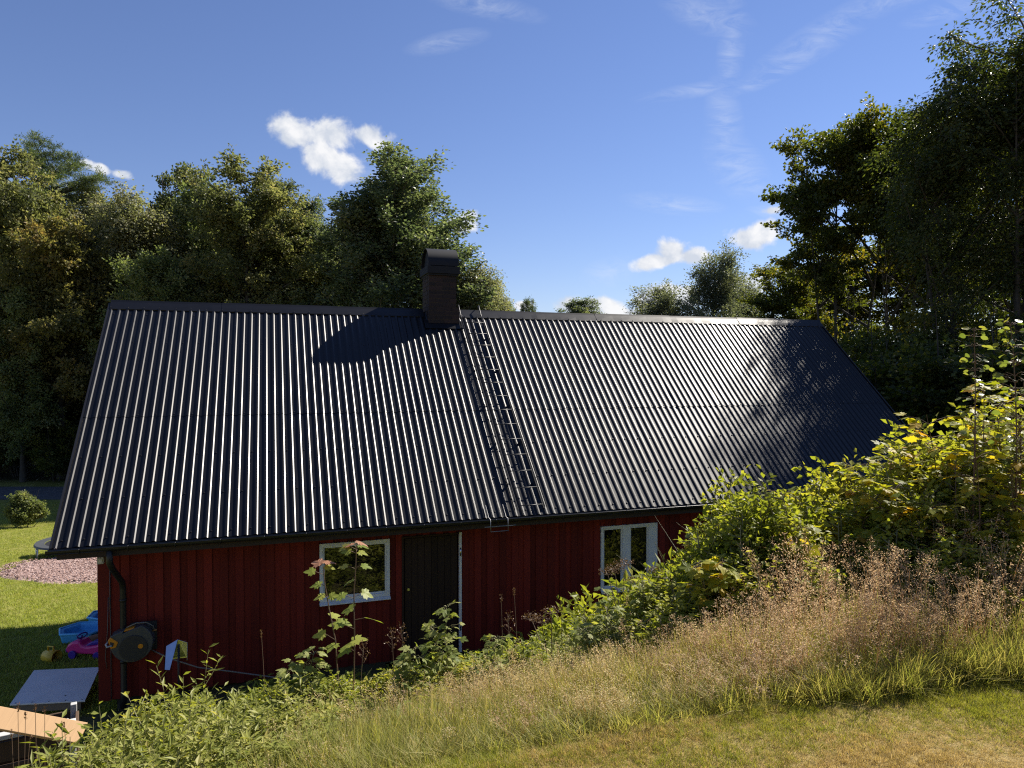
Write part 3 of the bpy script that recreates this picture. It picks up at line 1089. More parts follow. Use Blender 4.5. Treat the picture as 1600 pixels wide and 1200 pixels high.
ch_, bh = 0.0885, 0.076
zrow = bt - 0.004
row = 0
while zrow > 5.50:
    zc = zrow - bh / 2
    base = row >= 8
    ex = 0.036 if base else 0.0
    xl, xr = cx0 - (0.012 if base else 0), cx1 + (0.062 if base else 0)
    fy = -(cw + (0.02 if base else 0))
    jw = 0.012
    L_ = xr - xl
    edges = [xl, xl + L_ / 4, xl + 3 * L_ / 4, xr] if row % 2 == 0 else [xl, xl + L_ / 2, xr]
    for yy in (fy, -fy):
        if abs(yy) * 0.9352 < ZR - zc + 0.25 or zc > ZR - 0.4:
            for a, b in zip(edges[:-1], edges[1:]):
                brick((a + b) / 2, yy + (0.05 if yy < 0 else -0.05), zc, b - a - jw, 0.10, bh)
    D_ = 2 * (abs(fy) - 0.10)
    es = [-D_ / 2, 0, D_ / 2] if row % 2 == 0 else [-D_ / 2, -D_ / 4, D_ / 4, D_ / 2]
    for xx in (xl + 0.05, xr - 0.05):
        for a, b in zip(es[:-1], es[1:]):
            brick(xx, (a + b) / 2, zc, 0.10, b - a - jw, bh)
    zrow -= ch_
    row += 1
if True:
    bc = MB()
    bc.box(cx0, cx1 + 0.05, -cw - 0.008, cw + 0.008, 5.3, bt - 8 * ch_ - 0.012)
    bc.build('chimney_base', M_MORTAR, CH)
# metal crown and barrel cowl, axis along the ridge
kx0, kx1, kw = 5.955, 6.665, 0.405
cr = MB()
cr.box(kx0, kx1, -kw, kw, 6.872, 7.03)
cr.box(kx0 + 0.03, kx1 - 0.03, -kw + 0.03, kw - 0.03, 6.835, 6.8715)
M_COWL = simple('cowl_steel', (0.006, 0.007, 0.010), 0.62, spec=0.3)
cr.build('crown_collar', M_COWL, CH, 0.004)
bl = MB()
bx0, bx1 = 5.985, 6.645
NA = 20
outer = [(-0.385 * math.cos(math.pi * j / NA), 7.045 + 0.40 * math.sin(math.pi * j / NA)) for j in range(NA + 1)]
inner = [(-0.375 * math.cos(math.pi * j / NA), 7.045 + 0.39 * math.sin(math.pi * j / NA)) for j in range(NA + 1)]
m_ = NA + 1
vs = [(u, y, z) for u in (bx0, bx1) for y, z in outer] + [(u, y, z) for u in (bx0, bx1) for y, z in inner]
fs = [(j, m_ + j, m_ + j + 1, j + 1) for j in range(NA)] + [(2 * m_ + j, 2 * m_ + j + 1, 3 * m_ + j + 1, 3 * m_ + j) for j in range(NA)]
bl.add(vs, fs, True)
bl.add(vs, [(j, j + 1, 2 * m_ + j + 1, 2 * m_ + j) for j in range(NA)] + [(m_ + j, 3 * m_ + j, 3 * m_ + j + 1, m_ + j + 1) for j in range(NA)])
bl.build('cowl', M_COWL, CH)
ce = MB()
for u in (bx0 + 0.06, bx1 - 0.062):
    pts = inner
    vs = [(u, y, z) for y, z in pts] + [(u + 0.002, y, z) for y, z in pts]
    ce.add(vs, [tuple(range(m_)), tuple(reversed(range(m_, 2 * m_)))])
ce.build('cowl_end', M_COWL, CH)
fl = MB()
fl.box(kx0 - 0.02, kx0 - 0.002, -0.43, -0.41, 7.0, 7.02)
# lead apron round the foot
ap = MB()
vs = [rp(u, v, h) for h in (0.016, 0.024) for v in (0.36, 0.62) for u in (5.90, 6.74)]
ap.add(vs, [(0, 2, 3, 1), (4, 5, 7, 6), (0, 1, 5, 4), (2, 6, 7, 3), (0, 4, 6, 2), (1, 3, 7, 5)])
ap.build('flashing', M_ROOF, CH)

# roof ladder lying on the slope below the ridge
LAD = MB()
ul, ur = 6.725, 7.185
for uu in (ul, ur):
    vs = [rp(u, v, h) for h in (0.055, 0.095) for v in (0.25, 5.42) for u in (uu - 0.004, uu + 0.004)]
    LAD.add(vs, [(0, 2, 3, 1), (4, 5, 7, 6), (0, 1, 5, 4), (2, 6, 7, 3), (0, 4, 6, 2), (1, 3, 7, 5)])
LAD = LAD.build('roof_ladder', M_GALV, HOUSE)
rg = MB().tube([(0, 0, 0), (ur - ul, 0, 0)], 0.0085, 8)
rgm = rg.mesh('rung', M_GALV)
for k_ in range(14):
    o = bpy.data.objects.new('rung', rgm)
    o.location = rp(ul, 0.475 + k_ * 0.3742, 0.088)
    link(o, LAD)
for uu in (ul, ur):
    # hooks over the ridge and feet
    hk = MB()
    hk.tube([rp(uu, 0.42, 0.075), rp(uu, 0.2, 0.085), rp(uu, 0.05, 0.10), (uu, -0.03, ZR + 0.135), (uu, 0.04, ZR + 0.12), rpf(uu, 0.12, 0.05), rpf(uu, 0.22, 0.025)], 0.012, 8)
    hk.build('ridge_hook', M_GALV, LAD)
    for v in (0.9, 1.9, 2.9, 3.85, 4.8):
        vs = [rp(u, vv, h) for h in (0.011, 0.060) for vv in (v - 0.03, v + 0.03) for u in (uu - 0.003 + 0.009, uu + 0.003 + 0.009)]
        MB().add(vs, [(0, 2, 3, 1), (4, 5, 7, 6), (0, 1, 5, 4), (2, 6, 7, 3), (0, 4, 6, 2), (1, 3, 7, 5)]).build('foot', M_GALV, LAD)
for uu in (ur + 0.055, ur + 0.085):
    MB().tube([rp(uu, 0.42, 0.03), rp(uu, 5.35, 0.03)], 0.007, 6).build('guide_rod', M_GALV, LAD)
for uu in (ul - 0.045,):
    MB().tube([rp(uu, 0.42, 0.05), rp(uu, 5.40, 0.05)], 0.009, 6).build('guide_rod', M_BLACK, LAD)
# stop bar for a leaning ladder at the eave
sb = MB()
for uu in (6.20, 6.50):
    sb.tube([rp(uu, 5.25, 0.03), rp(uu, 5.50, 0.03), (uu, -4.14, 2.36), (uu, -4.16, 2.16)], 0.0065, 6)
sb.tube([(6.10, -4.15, 2.245), (6.64, -4.15, 2.245)], 0.0065, 6)
sb.tube([(6.20, -4.163, 2.165), (6.50, -4.163, 2.165)], 0.006, 6)
sb.build('ladder_stop', simple('bright_steel', (0.25, 0.25, 0.25), 0.45, metal=0.6), HOUSE)


# world position from house-local coordinates
def hw(u, w_, z):
    p = np.array([-7.555, 13.481]) + D1 * u + DN * w_
    return Vector((p[0], p[1], z))


# ------------------------------------------------------------------ things at the wall
M_RGREY = simple('reel_grey', (0.055, 0.062, 0.068), 0.45, var=0.1)
M_RDARK = simple('reel_dark', (0.022, 0.024, 0.027), 0.55, var=0.1)
M_ORANGE = simple('orange_plastic', (0.62, 0.24, 0.015), 0.4, var=0.05)
HR = empty('hose_reel', hw(0.885, WALLW + 0.03, 0.87), YAW)
tag(HR, 'grey wall-mounted hose reel with orange grips on the red wall', 'hose reel')
out = []
for j in range(28):
    a = 2 * math.pi * j / 28
    r_ = 0.275
    x_, z_ = r_ * math.cos(a), r_ * math.sin(a)
    if 0.5 < a < 2.5:                       # flattened sloping shoulder
        z_ = min(z_, 0.20 + 0.10 * x_ / 0.27)
    out.append((x_, z_ - 0.01))
out[10:14] = [(-0.10, 0.185), (-0.20, 0.155), (-0.272, 0.12), (-0.285, 0.04)]
MB().prism(out, -0.23, -0.02).build('body', M_RGREY, HR, 0.02)
dk = MB()
dk.tube([(0.02, -0.228, -0.075), (0.02, -0.246, -0.075)], 0.185, 28, smooth=False)
dk.build('drum_cover', M_RDARK, HR, 0.004)
MB().tube([(0.115, -0.247, -0.055), (0.115, -0.254, -0.055)], 0.034, 16, smooth=False).build('badge', M_ORANGE, HR)
MB().box(-0.08, 0.07, -0.20, -0.10, 0.175, 0.20, Matrix.Rotation(R(-12), 4, 'Y')).build('carry_grip', M_ORANGE, HR, 0.008)
gp = MB()
gp.prism([(-0.305, 0.075), (-0.265, 0.11), (-0.175, 0.035), (-0.20, -0.04), (-0.27, -0.055)], -0.245, -0.15)
gp.build('hose_guide', M_ORANGE, HR, 0.008)
MB().prism([(-0.275, 0.05), (-0.225, 0.03), (-0.24, -0.02), (-0.27, -0.02)], -0.250, -0.246).build('guide_slot', M_RDARK, HR)
MB().tube([(-0.25, -0.26, 0.0), (-0.31, -0.27, -0.01), (-0.33, -0.25, 0.02), (-0.30, -0.2, 0.05)], 0.013, 8).build('hose_stop', simple('pale_hose', (0.4, 0.4, 0.4), 0.5), HR)
MB().box(-0.05, 0.30, -0.025, 0.0, -0.2, 0.22).build('wall_bracket', M_RDARK, HR)
MB().tube([(-0.08, -0.14, 0.20), (0.05, -0.15, 0.255), (0.18, -0.15, 0.25), (0.26, -0.12, 0.18), (0.27, -0.08, 0.10)], 0.010, 8).build('bail', simple('grey_hose', (0.16, 0.15, 0.13), 0.5), HR)
MB().tube([(0.25, -0.10, 0.10), (0.31, -0.10, 0.11)], 0.017, 8).build('coupling', simple('brass', (0.35, 0.18, 0.06), 0.4, metal=0.6), HR)
hs = MB()
hs.tube([tuple(hw(1.10, WALLW + 0.12, 0.70)), tuple(hw(1.35, WALLW + 0.16, 0.55)), tuple(hw(1.75, WALLW + 0.22, 0.38)), tuple(hw(2.2, WALLW + 0.25, 0.27)), tuple(hw(2.8, WALLW + 0.3, 0.12)), tuple(hw(3.4, WALLW + 0.5, 0.03))], 0.011, 8)
tag(hs.build('garden_hose', simple('hose_grey', (0.20, 0.18, 0.16), 0.5)), 'thin grey garden hose sagging from the reel along the wall', 'hose')

# bent sheet-metal hood on a stake
MH = empty('metal_hood', hw(1.52, WALLW + 0.55, 0.03), YAW)
tag(MH, 'shiny bent sheet-metal hood on a thin post before the red wall', 'metal hood')
hd = MB()
q_ = [(-0.15, -0.15, 0.56), (-0.155, 0.05, 0.82), (-0.01, 0.09, 0.885), (-0.085, -0.17, 0.555),
      (0.125, 0.02, 0.85), (0.13, -0.06, 0.62), (0.10, 0.11, 0.60), (0.10, 0.13, 0.85), (-0.10, 0.12, 0.60)]
hd.add(q_, [(0, 3, 2, 1), (2, 4, 7), (4, 5, 6, 7), (1, 2, 7, 6, 8)])
o = hd.build('hood', M_ZINC, MH)
so = o.modifiers.new('thick', 'SOLIDIFY')
so.thickness = 0.003
MB().tube([(0.0, 0.08, -0.2), (0.0, 0.08, 0.80)], 0.014, 8).build('post', M_GALV, MH)

# platform by the gable, grey sheet top on timber frame
M_OLDWOOD = board_mat('weathered_wood', (0.20, 0.155, 0.11), 0.85)
PL = empty('platform', (-7.05, 11.0, -0.11), R(7))
tag(PL, 'low platform topped with a pale grey sheet beside the gable', 'platform')
M_SHEET = simple('pale_grey_sheet', (0.76, 0.74, 0.70), 0.5, var=0.08, scale=2.5)
tp = MB()
tp.add([(-0.42, -0.62, 0.0), (0.62, -0.62, 0.0), (0.30, 0.62, 0.0), (-0.72, 0.62, 0.0), (-0.42, -0.62, -0.022), (0.62, -0.62, -0.022), (0.30, 0.62, -0.022), (-0.72, 0.62, -0.022)],
       [(0, 1, 2, 3), (7, 6, 5, 4), (0, 4, 5, 1), (1, 5, 6, 2), (2, 6, 7, 3), (3, 7, 4, 0)])
tp.build('top_sheet', M_SHEET, PL, 0.003)
for k_ in range(5):
    a = -0.36 + 0.23 * k_
    MB().tube([(a, -0.585, 0.0), (a, -0.585, 0.004)], 0.010, 8).build('bolt', M_GALV, PL)
MB().tube([(0.25, -0.42, 0.0), (0.25, -0.42, 0.004)], 0.013, 8).build('bolt', M_BLACK, PL)
box_part('apron', M_OLDWOOD, PL, -0.39, 0.55, -0.60, -0.56, -0.135, -0.024)
box_part('apron', M_OLDWOOD, PL, -0.60, 0.25, 0.54, 0.58, -0.135, -0.024)
for a, b in ((-0.37, -0.55), (0.44, -0.55), (-0.60, 0.45), (0.15, 0.45)):
    box_part('leg', M_OLDWOOD, PL, a, a + 0.09, b, b + 0.09, -0.55, -0.026)

# timber compost bin and the loose plank leaning across it
CB = empty('compost_bin', (-3.86, 6.22, 0.60), math.atan2(0.28, 0.48))
tag(CB, 'slatted timber bin with a whitish top rail in the lower left corner', 'bin')
M_BINW = board_mat('dark_slat', (0.085, 0.055, 0.035), 0.85)
for k_ in range(5):
    z = 0.08 + k_ * 0.20
    box_part('slat', M_BINW, CB, -1.35, -0.02, -0.012, 0.014, z, z + 0.17, 0.003)
    box_part('slat', M_BINW, CB, -0.014, 0.012, 0.03, 0.33, z, z + 0.17, 0.003)
    box_part('slat', M_BINW, CB, -1.35, -0.02, 0.36, 0.385, z, z + 0.17, 0.003)
M_GREYW = board_mat('grey_rail', (0.50, 0.50, 0.48), 0.8, 0.2)
box_part('top_rail', M_GREYW, CB, -1.37, -0.06, -0.05, 0.03, 1.085, 1.125, 0.004)
for a, b in ((-0.055, -0.03), (-1.40, -0.03), (-0.055, 0.33), (-1.40, 0.33)):
    box_part('post', M_GREYW, CB, a, a + 0.05, b, b + 0.06, 0.0, 1.115, 0.004)
PKM = board_mat('fresh_pine', (0.56, 0.36, 0.19), 0.65, 0.22)
pk = MB()
A_, B_ = Vector((-4.95, 5.50, 2.25)), Vector((-3.55, 5.80, 1.80))
ax = (B_ - A_)
Lk = ax.length
ax.normalize()
zz = Vector((0, 0, 1))
zz = (zz - ax * zz.dot(ax)).normalized()
yy_ = zz.cross(ax)
zz = (zz * math.cos(R(52)) + yy_ * math.sin(R(52))).normalized()
yy_ = zz.cross(ax)
Mk = Matrix((ax, yy_, zz)).transposed().to_4x4()
Mk.translation = A_
pk.box(0, Lk, -0.020, 0.020, -0.085, 0.085)
o = pk.build('plank', PKM, None, 0.003)
o.matrix_world = Mk
tag(o, 'fresh light pine plank leaning across the slatted bin', 'plank')

# ------------------------------------------------------------------ things on the lawn
M_BLUE = simple('blue_plastic', (0.10, 0.47, 0.80), 0.4, var=0.06)


def tub(name, cx, cy_, rz, sx, sy, h, label):
    """open moulded tub with a hexagon outline and inner basin"""
    E_ = empty(name, (cx, cy_, float(gz(cx, cy_)) + 0.01), rz)
    tag(E_, label, 'sandpit')
    hexa = [(1.0, 0), (0.6, 0.8), (-0.5, 0.85), (-1, 0.1), (-0.7, -0.75), (0.45, -0.85)]

    def ringz(k_, z):
        return [(x * sx * k_, y * sy * k_, z) for x, y in hexa]
    r0, r1, r2, r3, r4 = ringz(0.92, 0), ringz(1.0, h), ringz(0.84, h), ringz(0.76, 0.05), None
    vs = r0 + r1 + r2 + r3
    fs = []
    for a in range(3):
        fs += [(a * 6 + j, a * 6 + (j + 1) % 6, (a + 1) * 6 + (j + 1) % 6, (a + 1) * 6 + j) for j in range(6)]
    fs.append(tuple(18 + j for j in range(6)))
    fs.append(tuple(reversed(range(6))))
    MB().add(vs, fs).build('basin', M_BLUE, E_, 0.03)
    rim = MB().tube([Vector(p) for p in ringz(0.99, h)] + [Vector(ringz(0.99, h)[0])], 0.025, 6)
    rim.build('rim', M_BLUE, E_)


tub('sandpit_tub', -8.60, 14.2, R(10), 0.50, 0.42, 0.19, 'light blue plastic sandpit tub lying nearest the toys')
tub('sandpit_tub', -8.45, 15.0, R(-15), 0.62, 0.40, 0.17, 'light blue plastic tub half behind the other blue tub')
lg = MB()
zl = float(gz(-8.3, 13.9))
lg.tube([(-8.35, 13.75, zl + 0.07), (-8.15, 13.82, zl + 0.10), (-7.95, 13.85, zl + 0.13), (-7.7, 13.85, zl + 0.14), (-7.45, 13.8, zl + 0.12)], [0.06, 0.075, 0.08, 0.08, 0.07], 10)
tag(lg.build('log', simple('brown_log', (0.17, 0.085, 0.045), 0.8)), 'curved brown log lying between the blue tub and the pink car', 'log')
lg = MB()
lg.tube([(-8.2, 14.9, float(gz(-8.2, 14.9)) + 0.22), (-7.7, 15.0, float(gz(-7.8, 15)) + 0.28)], [0.14, 0.14], 12)
tag(lg.build('cushion', simple('brown_cushion', (0.19, 0.10, 0.06), 0.9)), 'brown bolster resting in the rear blue tub', 'cushion')
M_YEL = simple('yellow_plastic', (0.66, 0.45, 0.04), 0.45, var=0.05)
CU = empty('toy_bucket', (-8.55, 12.95, float(gz(-8.55, 12.95)) + 0.14), R(-14))
CU.scale = (0.82, 0.82, 0.82)
CU.location = (-8.45, 12.9, float(gz(-8.45, 12.9)) + 0.10)
tag(CU, 'yellow toy bucket lying on its side on the shaded lawn', 'bucket')
bu = MB()
n = 16
prof = [(-0.17, 0.10), (-0.17, 0.12), (0.15, 0.145), (0.15, 0.13), (-0.14, 0.105)]
vs = [(x_, r_ * math.cos(2 * math.pi * j / n), r_ * math.sin(2 * math.pi * j / n)) for x_, r_ in prof for j in range(n)]
fs = [(a * n + j, a * n + (j + 1) % n, (a + 1) * n + (j + 1) % n, (a + 1) * n + j) for a in range(4) for j in range(n)]
fs += [tuple(range(n)), tuple(range(4 * n, 5 * n))]
bu.add(vs, fs, True)
bu.build('bucket_wall', M_YEL, CU)
MB().tube([(-0.09, 0, 0.115), (-0.09, 0, 0.215), (0.06, 0, 0.225), (0.06, 0, 0.13)], 0.02, 8).build('handle', M_YEL, CU)
# ride-on car
M_PINK = simple('pink_plastic', (0.62, 0.03, 0.22), 0.35, var=0.04)
M_PURP = simple('purple_plastic', (0.055, 0.022, 0.30), 0.35, var=0.04)
CA = empty('ride_on_car', (-7.75, 12.95, float(gz(-7.75, 12.95))), R(172))
CA.scale = (0.85, 0.85, 0.82)
tag(CA, 'pink and purple toddler ride-on car behind the grey platform', 'toy car')
side = [(-0.42, 0.10), (-0.42, 0.26), (-0.34, 0.36), (-0.22, 0.31), (0.0, 0.27), (0.10, 0.29), (0.16, 0.38), (0.34, 0.36), (0.45, 0.28), (0.50, 0.18), (0.46, 0.10)]
MB().prism(side, -0.16, 0.16).build('body', M_PINK, CA, 0.045)
MB().prism([(-0.30, 0.33), (-0.28, 0.40), (-0.10, 0.37), (0.02, 0.30), (0.0, 0.275), (-0.22, 0.315)], -0.12, 0.12).build('seat', M_PURP, CA, 0.02)
MB().box(0.465, 0.515, -0.13, 0.13, 0.10, 0.19).build('bumper', M_PURP, CA, 0.02)
sw = MB()
sw.tube([(0.21 + 0.03 * math.cos(a), 0.11 * math.cos(a), 0.46 + 0.11 * math.sin(a) * 0.45) for a in [2 * math.pi * j / 14 for j in range(15)]], 0.016, 6)
sw.tube([(0.26, 0, 0.36), (0.21, 0, 0.46)], 0.02, 6)
sw.build('steering_wheel', M_PURP, CA)
for x_ in (-0.28, 0.30):
    for y_ in (-0.17, 0.17):
        MB().tube([(x_, y_ - 0.035, 0.09), (x_, y_ + 0.035, 0.09)], 0.09, 14, smooth=False).build('wheel', M_PURP, CA, 0.008)

# trampoline
tx, ty = -16.05, 26.0
TR = empty('trampoline', (tx, ty, float(gz(tx, ty)) + 0.06), 0.3)
tag(TR, 'low round trampoline on short bent legs beside the gravel bed', 'trampoline')
n = 32
MB().tube([(1.28 * math.cos(2 * math.pi * j / n), 1.28 * math.sin(2 * math.pi * j / n), 0.46) for j in range(n + 1)], 0.025, 8, caps=False).build('frame_ring', M_GALV, TR)
MT = simple('trampoline_mat', (0.014, 0.014, 0.016), 0.6)
vs = [(0, 0, 0.43)] + [(r_ * math.cos(2 * math.pi * j / n), r_ * math.sin(2 * math.pi * j / n), z) for r_, z in ((0.98, 0.455), (0.98, 0.445)) for j in range(n)]
MB().add(vs, [(0, 1 + j, 1 + (j + 1) % n) for j in range(n)] + [(1 + j, 1 + n + j, 1 + n + (j + 1) % n, 1 + (j + 1) % n) for j in range(n)]).build('mat', MT, TR)
vs = [(r_ * math.cos(2 * math.pi * j / n), r_ * math.sin(2 * math.pi * j / n), z) for r_, z in ((0.99, 0.472), (1.30, 0.492), (1.33, 0.43)) for j in range(n)]
MB().add(vs, [(a * n + j, (a + 1) * n + j, (a + 1) * n + (j + 1) % n, a * n + (j + 1) % n) for a in range(2) for j in range(n)]).build('pad', simple('trampoline_pad', (0.06, 0.065, 0.07), 0.5), TR)
ML = simple('leg_steel', (0.55, 0.56, 0.57), 0.3, metal=0.8)
for k_ in range(4):
    a = math.pi / 2 * k_ + 0.35
    p = [(1.27 * math.cos(a + d), 1.27 * math.sin(a + d)) for d in (-0.30, -0.26, 0.26, 0.30)]
    MB().tube([(*p[0], 0.45), (*p[1], 0.06), (*[c * 1.0 for c in p[1]], 0.0), (*p[2], 0.0), (*p[2], 0.06), (*p[3], 0.45)], 0.022, 8).build('leg', ML, TR)


# ------------------------------------------------------------------ vegetation
def unit3(v):
    return v / np.maximum(np.linalg.norm(v, axis=-1, keepdims=True), 1e-9)


def leaf_quads(P, A, N, L, W, fold=0.18):
    """rhomb leaves: base P, axis A, normal N, length, width"""
    A = unit3(A)
    B = unit3(np.cross(N, A))
    N2 = np.cross(A, B)
    L = np.asarray(L)[:, None]
    W = np.asarray(W)[:, None]
    v0 = P
    mid = P + A * L * 0.45
    v1 = mid + B * W * 0.5 + N2 * W * fold
    v2 = P + A * L
    v3 = mid - B * W * 0.5 + N2 * W * fold
    V = np.stack([v0, v1, v2, v3], 1).reshape(-1, 3)
    F = np.arange(len(P) * 4).reshape(-1, 4)
    return V, F


def np_tube(pts, r0, r1, n=5):
    """tapered tube along pts (k,3)"""
    pts = np.asarray(pts, dtype=float)
    k_ = len(pts)
    d = np.gradient(pts, axis=0)
    d = unit3(d)
    ref = np.array([0.31, 0.93, 0.2]) if abs(d[0, 2]) > 0.7 else np.array([0.1, 0.1, 1.0])
    a = unit3(np.cross(d, ref))
    b = np.cross(d, a)
    th = np.arange(n) * 2 * np.pi / n
    rr = np.linspace(r0, r1, k_)[:, None, None] if np.isscalar(r0) else np.asarray(r0)[:, None, None]
    V = pts[:, None, :] + (a[:, None, :] * np.cos(th)[None, :, None] + b[:, None, :] * np.sin(th)[None, :, None]) * rr
    V = V.reshape(-1, 3)
    i, j = np.meshgrid(np.arange(k_ - 1), np.arange(n), indexing='ij')
    F = np.stack([i * n + j, i * n + (j + 1) % n, (i + 1) * n + (j + 1) % n, (i + 1) * n + j], -1).reshape(-1, 4)
    return V, F


class Acc:
    def __init__(self):
        self.V, self.F, self.T, self.o = [], [], [], 0

    def add(self, V, F, tint=None):
        self.V.append(V)
        self.F.append(F + self.o)
        self.o += len(V)
        if tint is not None:
            self.T.append(tint)

    def mesh(self, name, m, smooth=False):
        return np_mesh(name, np.concatenate(self.V), np.concatenate(self.F), m, np.concatenate(self.T) if self.T else None, smooth)


def bez(p0, p1, p2, k_):
    t = np.linspace(0, 1, k_)[:, None]
    return (1 - t) ** 2 * p0 + 2 * t * (1 - t) * p1 + t ** 2 * p2


def tree_meshes(name, seed, H, tr, lobes, nb, ntw, nlv, leaf, lmat, bmat, up=0.6, droop=0.0, flat=1.0, twig=0.8, trunks=1, lean=0.0, needle=False, vert=0.0, bl=(0.30, 1.0)):
    r = np.random.default_rng(seed)
    tk = Acc()
    cr = Acc()
    lob = np.array(lobes, dtype=float)     # x y z rx rz weight
    wts = lob[:, 5] / lob[:, 5].sum()
    tops = []
    for q in range(trunks):
        ph = r.uniform(0, 6.28)
        dx = (0 if trunks == 1 else 0.5 + 0.3 * q) * np.array([math.cos(ph), math.sin(ph)])
        k_ = 10
        zt = np.linspace(-0.4, H * (0.93 if q == 0 else r.uniform(0.7, 0.9)), k_)
        wob = np.cumsum(r.normal(0, 0.018 * H / 10, (k_, 2)), 0) + np.outer(zt / H, r.normal(0, 1, 2) * lean) + dx[None] * (0.35 + zt[:, None] / H * 1.6)
        pts = np.concatenate([wob, zt[:, None]], 1)
        rad = tr * (0.75 if q else 1) * (1 - 0.93 * np.linspace(0, 1, k_) ** 0.9)
        rad[0] *= 1.35
        V, F = np_tube(pts, rad, None, 9)
        tk.add(V, F)
        tops.append(pts)
    for b in range(nb):
        lb = lob[r.choice(len(lob), p=wts)]
        d = r.normal(0, 1, 3)
        d[2] = d[2] * 0.9 + 0.15
        d /= np.linalg.norm(d)
        rr = r.uniform(0.12, 1.0) ** 0.42
        end = lb[:3] + d * np.array([lb[3], lb[3], lb[4]]) * rr
        pts = tops[r.integers(len(tops))]
        hd = np.hypot(end[0] - np.interp(end[2], pts[:, 2], pts[:, 0]), end[1] - np.interp(end[2], pts[:, 2], pts[:, 1]))
        za = max(end[2] - hd * up - r.uniform(0.2, 0.8), 0.22 * H)
        za = min(za, 0.9 * H)
        at = np.array([np.interp(za, pts[:, 2], pts[:, 0]), np.interp(za, pts[:, 2], pts[:, 1]), za])
        mid = (at + end) / 2 + r.normal(0, 0.12, 3) * hd + np.array([0, 0, 0.10 * hd * (1 if up < 0.8 else 0.2)])
        path = bez(at, mid, end, 6)
        br = max(0.012, 0.10 * tr + 0.012 * hd)
        V, F = np_tube(path, br, 0.006, 5)
        tk.add(V, F)
        t = r.uniform(bl[0], bl[1], ntw)
        t[:max(1, ntw // 4)] = r.uniform(0.85, 1.0, max(1, ntw // 4))
        base = (1 - t)[:, None] ** 2 * at + (2 * t * (1 - t))[:, None] * mid + (t ** 2)[:, None] * end
        ax = unit3(end - at)
        tv = r.normal(0, 1, (ntw, 3)) * np.array([1, 1, flat]) + ax * 0.55
        tv[:, 2] += vert - droop
        tv = unit3(tv)
        tl = twig * r.uniform(0.5, 1.15, ntw)
        tip = base + tv * tl[:, None]
        # twig wood
        for q in range(0, ntw, 2):
            m2 = (base[q] + tip[q]) / 2 + r.normal(0, 0.05, 3)
            V, F = np_tube(np.stack([base[q], m2, tip[q]]), 0.010, 0.003, 3)
            tk.add(V, F)
        n = ntw * nlv
        k2 = np.repeat(np.arange(ntw), nlv)
        f = r.uniform(0.1, 1.08, n)
        P = base[k2] + (tip - base)[k2] * f[:, None]
        spread = twig * 0.16
        off = r.normal(0, spread, (n, 3)) * np.array([1, 1, max(flat, 0.35)])
        P = P + off
        if droop:
            P[:, 2] -= droop * 0.45 * f * f * tl[k2]
        A = unit3(off + tv[k2] * spread * 1.4 + r.normal(0, spread * 0.6, (n, 3)))
        A[:, 2] -= 0.25 + droop * 0.7
        N = r.normal(0, 0.8, (n, 3)) + np.array([0, 0, 0.6])
        if needle:
            N = r.normal(0, 1, (n, 3))
            A = unit3(tv[k2] * 1.2 + r.normal(0, 0.8, (n, 3)) + np.array([0, 0, 0.5]))
        L = leaf[0] * r.uniform(0.7, 1.3, n)
        W = leaf[1] * r.uniform(0.7, 1.3, n)
        V, F = leaf_quads(P, A, N, L, W)
        tint = np.clip(r.normal(0.45, 0.16) + r.normal(0, 0.20, n), 0, 1)
        cr.add(V, F, tint)
    return tk.mesh(name + '_trunk', bmat, True), cr.mesh(name + '_crown', lmat)


KINDS = {}


def kind(name, *a, **kw):
    KINDS[name] = tree_meshes(name, *a, **kw)


# (x y z rx rz weight)
kind('aspen', 1, 20, 0.24, [(0, 0, 10, 4.0, 6.5, 5), (0.3, 0.2, 15.8, 2.6, 4.2, 2.6), (-1.9, 0.3, 12.5, 2.0, 4.5, 1.3), (2.4, -0.6, 11, 2.1, 5.0, 1.6), (0, 0, 5, 3.6, 3.0, 1.6)], 270, 13, 28, (0.155, 0.135), L_ASPEN, M_BARK, up=1.2, vert=1.0, twig=0.8)
kind('oak', 2, 20, 0.34, [(0, 0, 11.5, 4.8, 6.5, 4), (-2.4, 0.5, 9.5, 3.0, 4.5, 1.5), (2.6, 0, 9, 3.0, 5.0, 1.5), (0.3, -1, 16.2, 3.6, 3.3, 2.6), (0, -2.5, 6, 3.4, 3.2, 1.4)], 170, 14, 30, (0.18, 0.15), L_OAK, M_DBARK, up=0.5, twig=0.85, flat=0.8, trunks=2)
kind('birch', 3, 20, 0.20, [(0, 0, 10, 3.4, 7.0, 4), (0.2, 0, 16.0, 2.2, 3.7, 2.2), (-1.8, 0, 7.5, 2.2, 5.0, 1.2), (1.8, -0.6, 8, 2.2, 5.0, 1.2)], 150, 14, 30, (0.15, 0.12), L_BIRCH, M_BARK, up=0.9, droop=0.9, twig=1.1)
kind('yellow_oak', 4, 14, 0.24, [(0, 0, 8, 3.8, 4.4, 3), (-2, 0, 7, 2.6, 3.2, 1), (2, 0, 6.4, 2.6, 3.2, 1), (0, 0, 11.6, 2.8, 2.2, 1.6)], 105, 14, 30, (0.18, 0.15), L_YELLOW, M_DBARK, up=0.4, twig=0.8, flat=0.7)
kind('green_tree', 5, 16, 0.24, [(0, 0, 8.5, 3.4, 6.0, 4), (-1.6, 0, 6, 2.4, 4.0, 1.2), (1.6, -0.6, 7, 2.4, 4.0, 1.2), (0, 0, 13.0, 2.5, 2.8, 1.6)], 130, 14, 30, (0.17, 0.14), L_GREEN, M_DBARK, up=0.7, twig=0.85, vert=0.2)
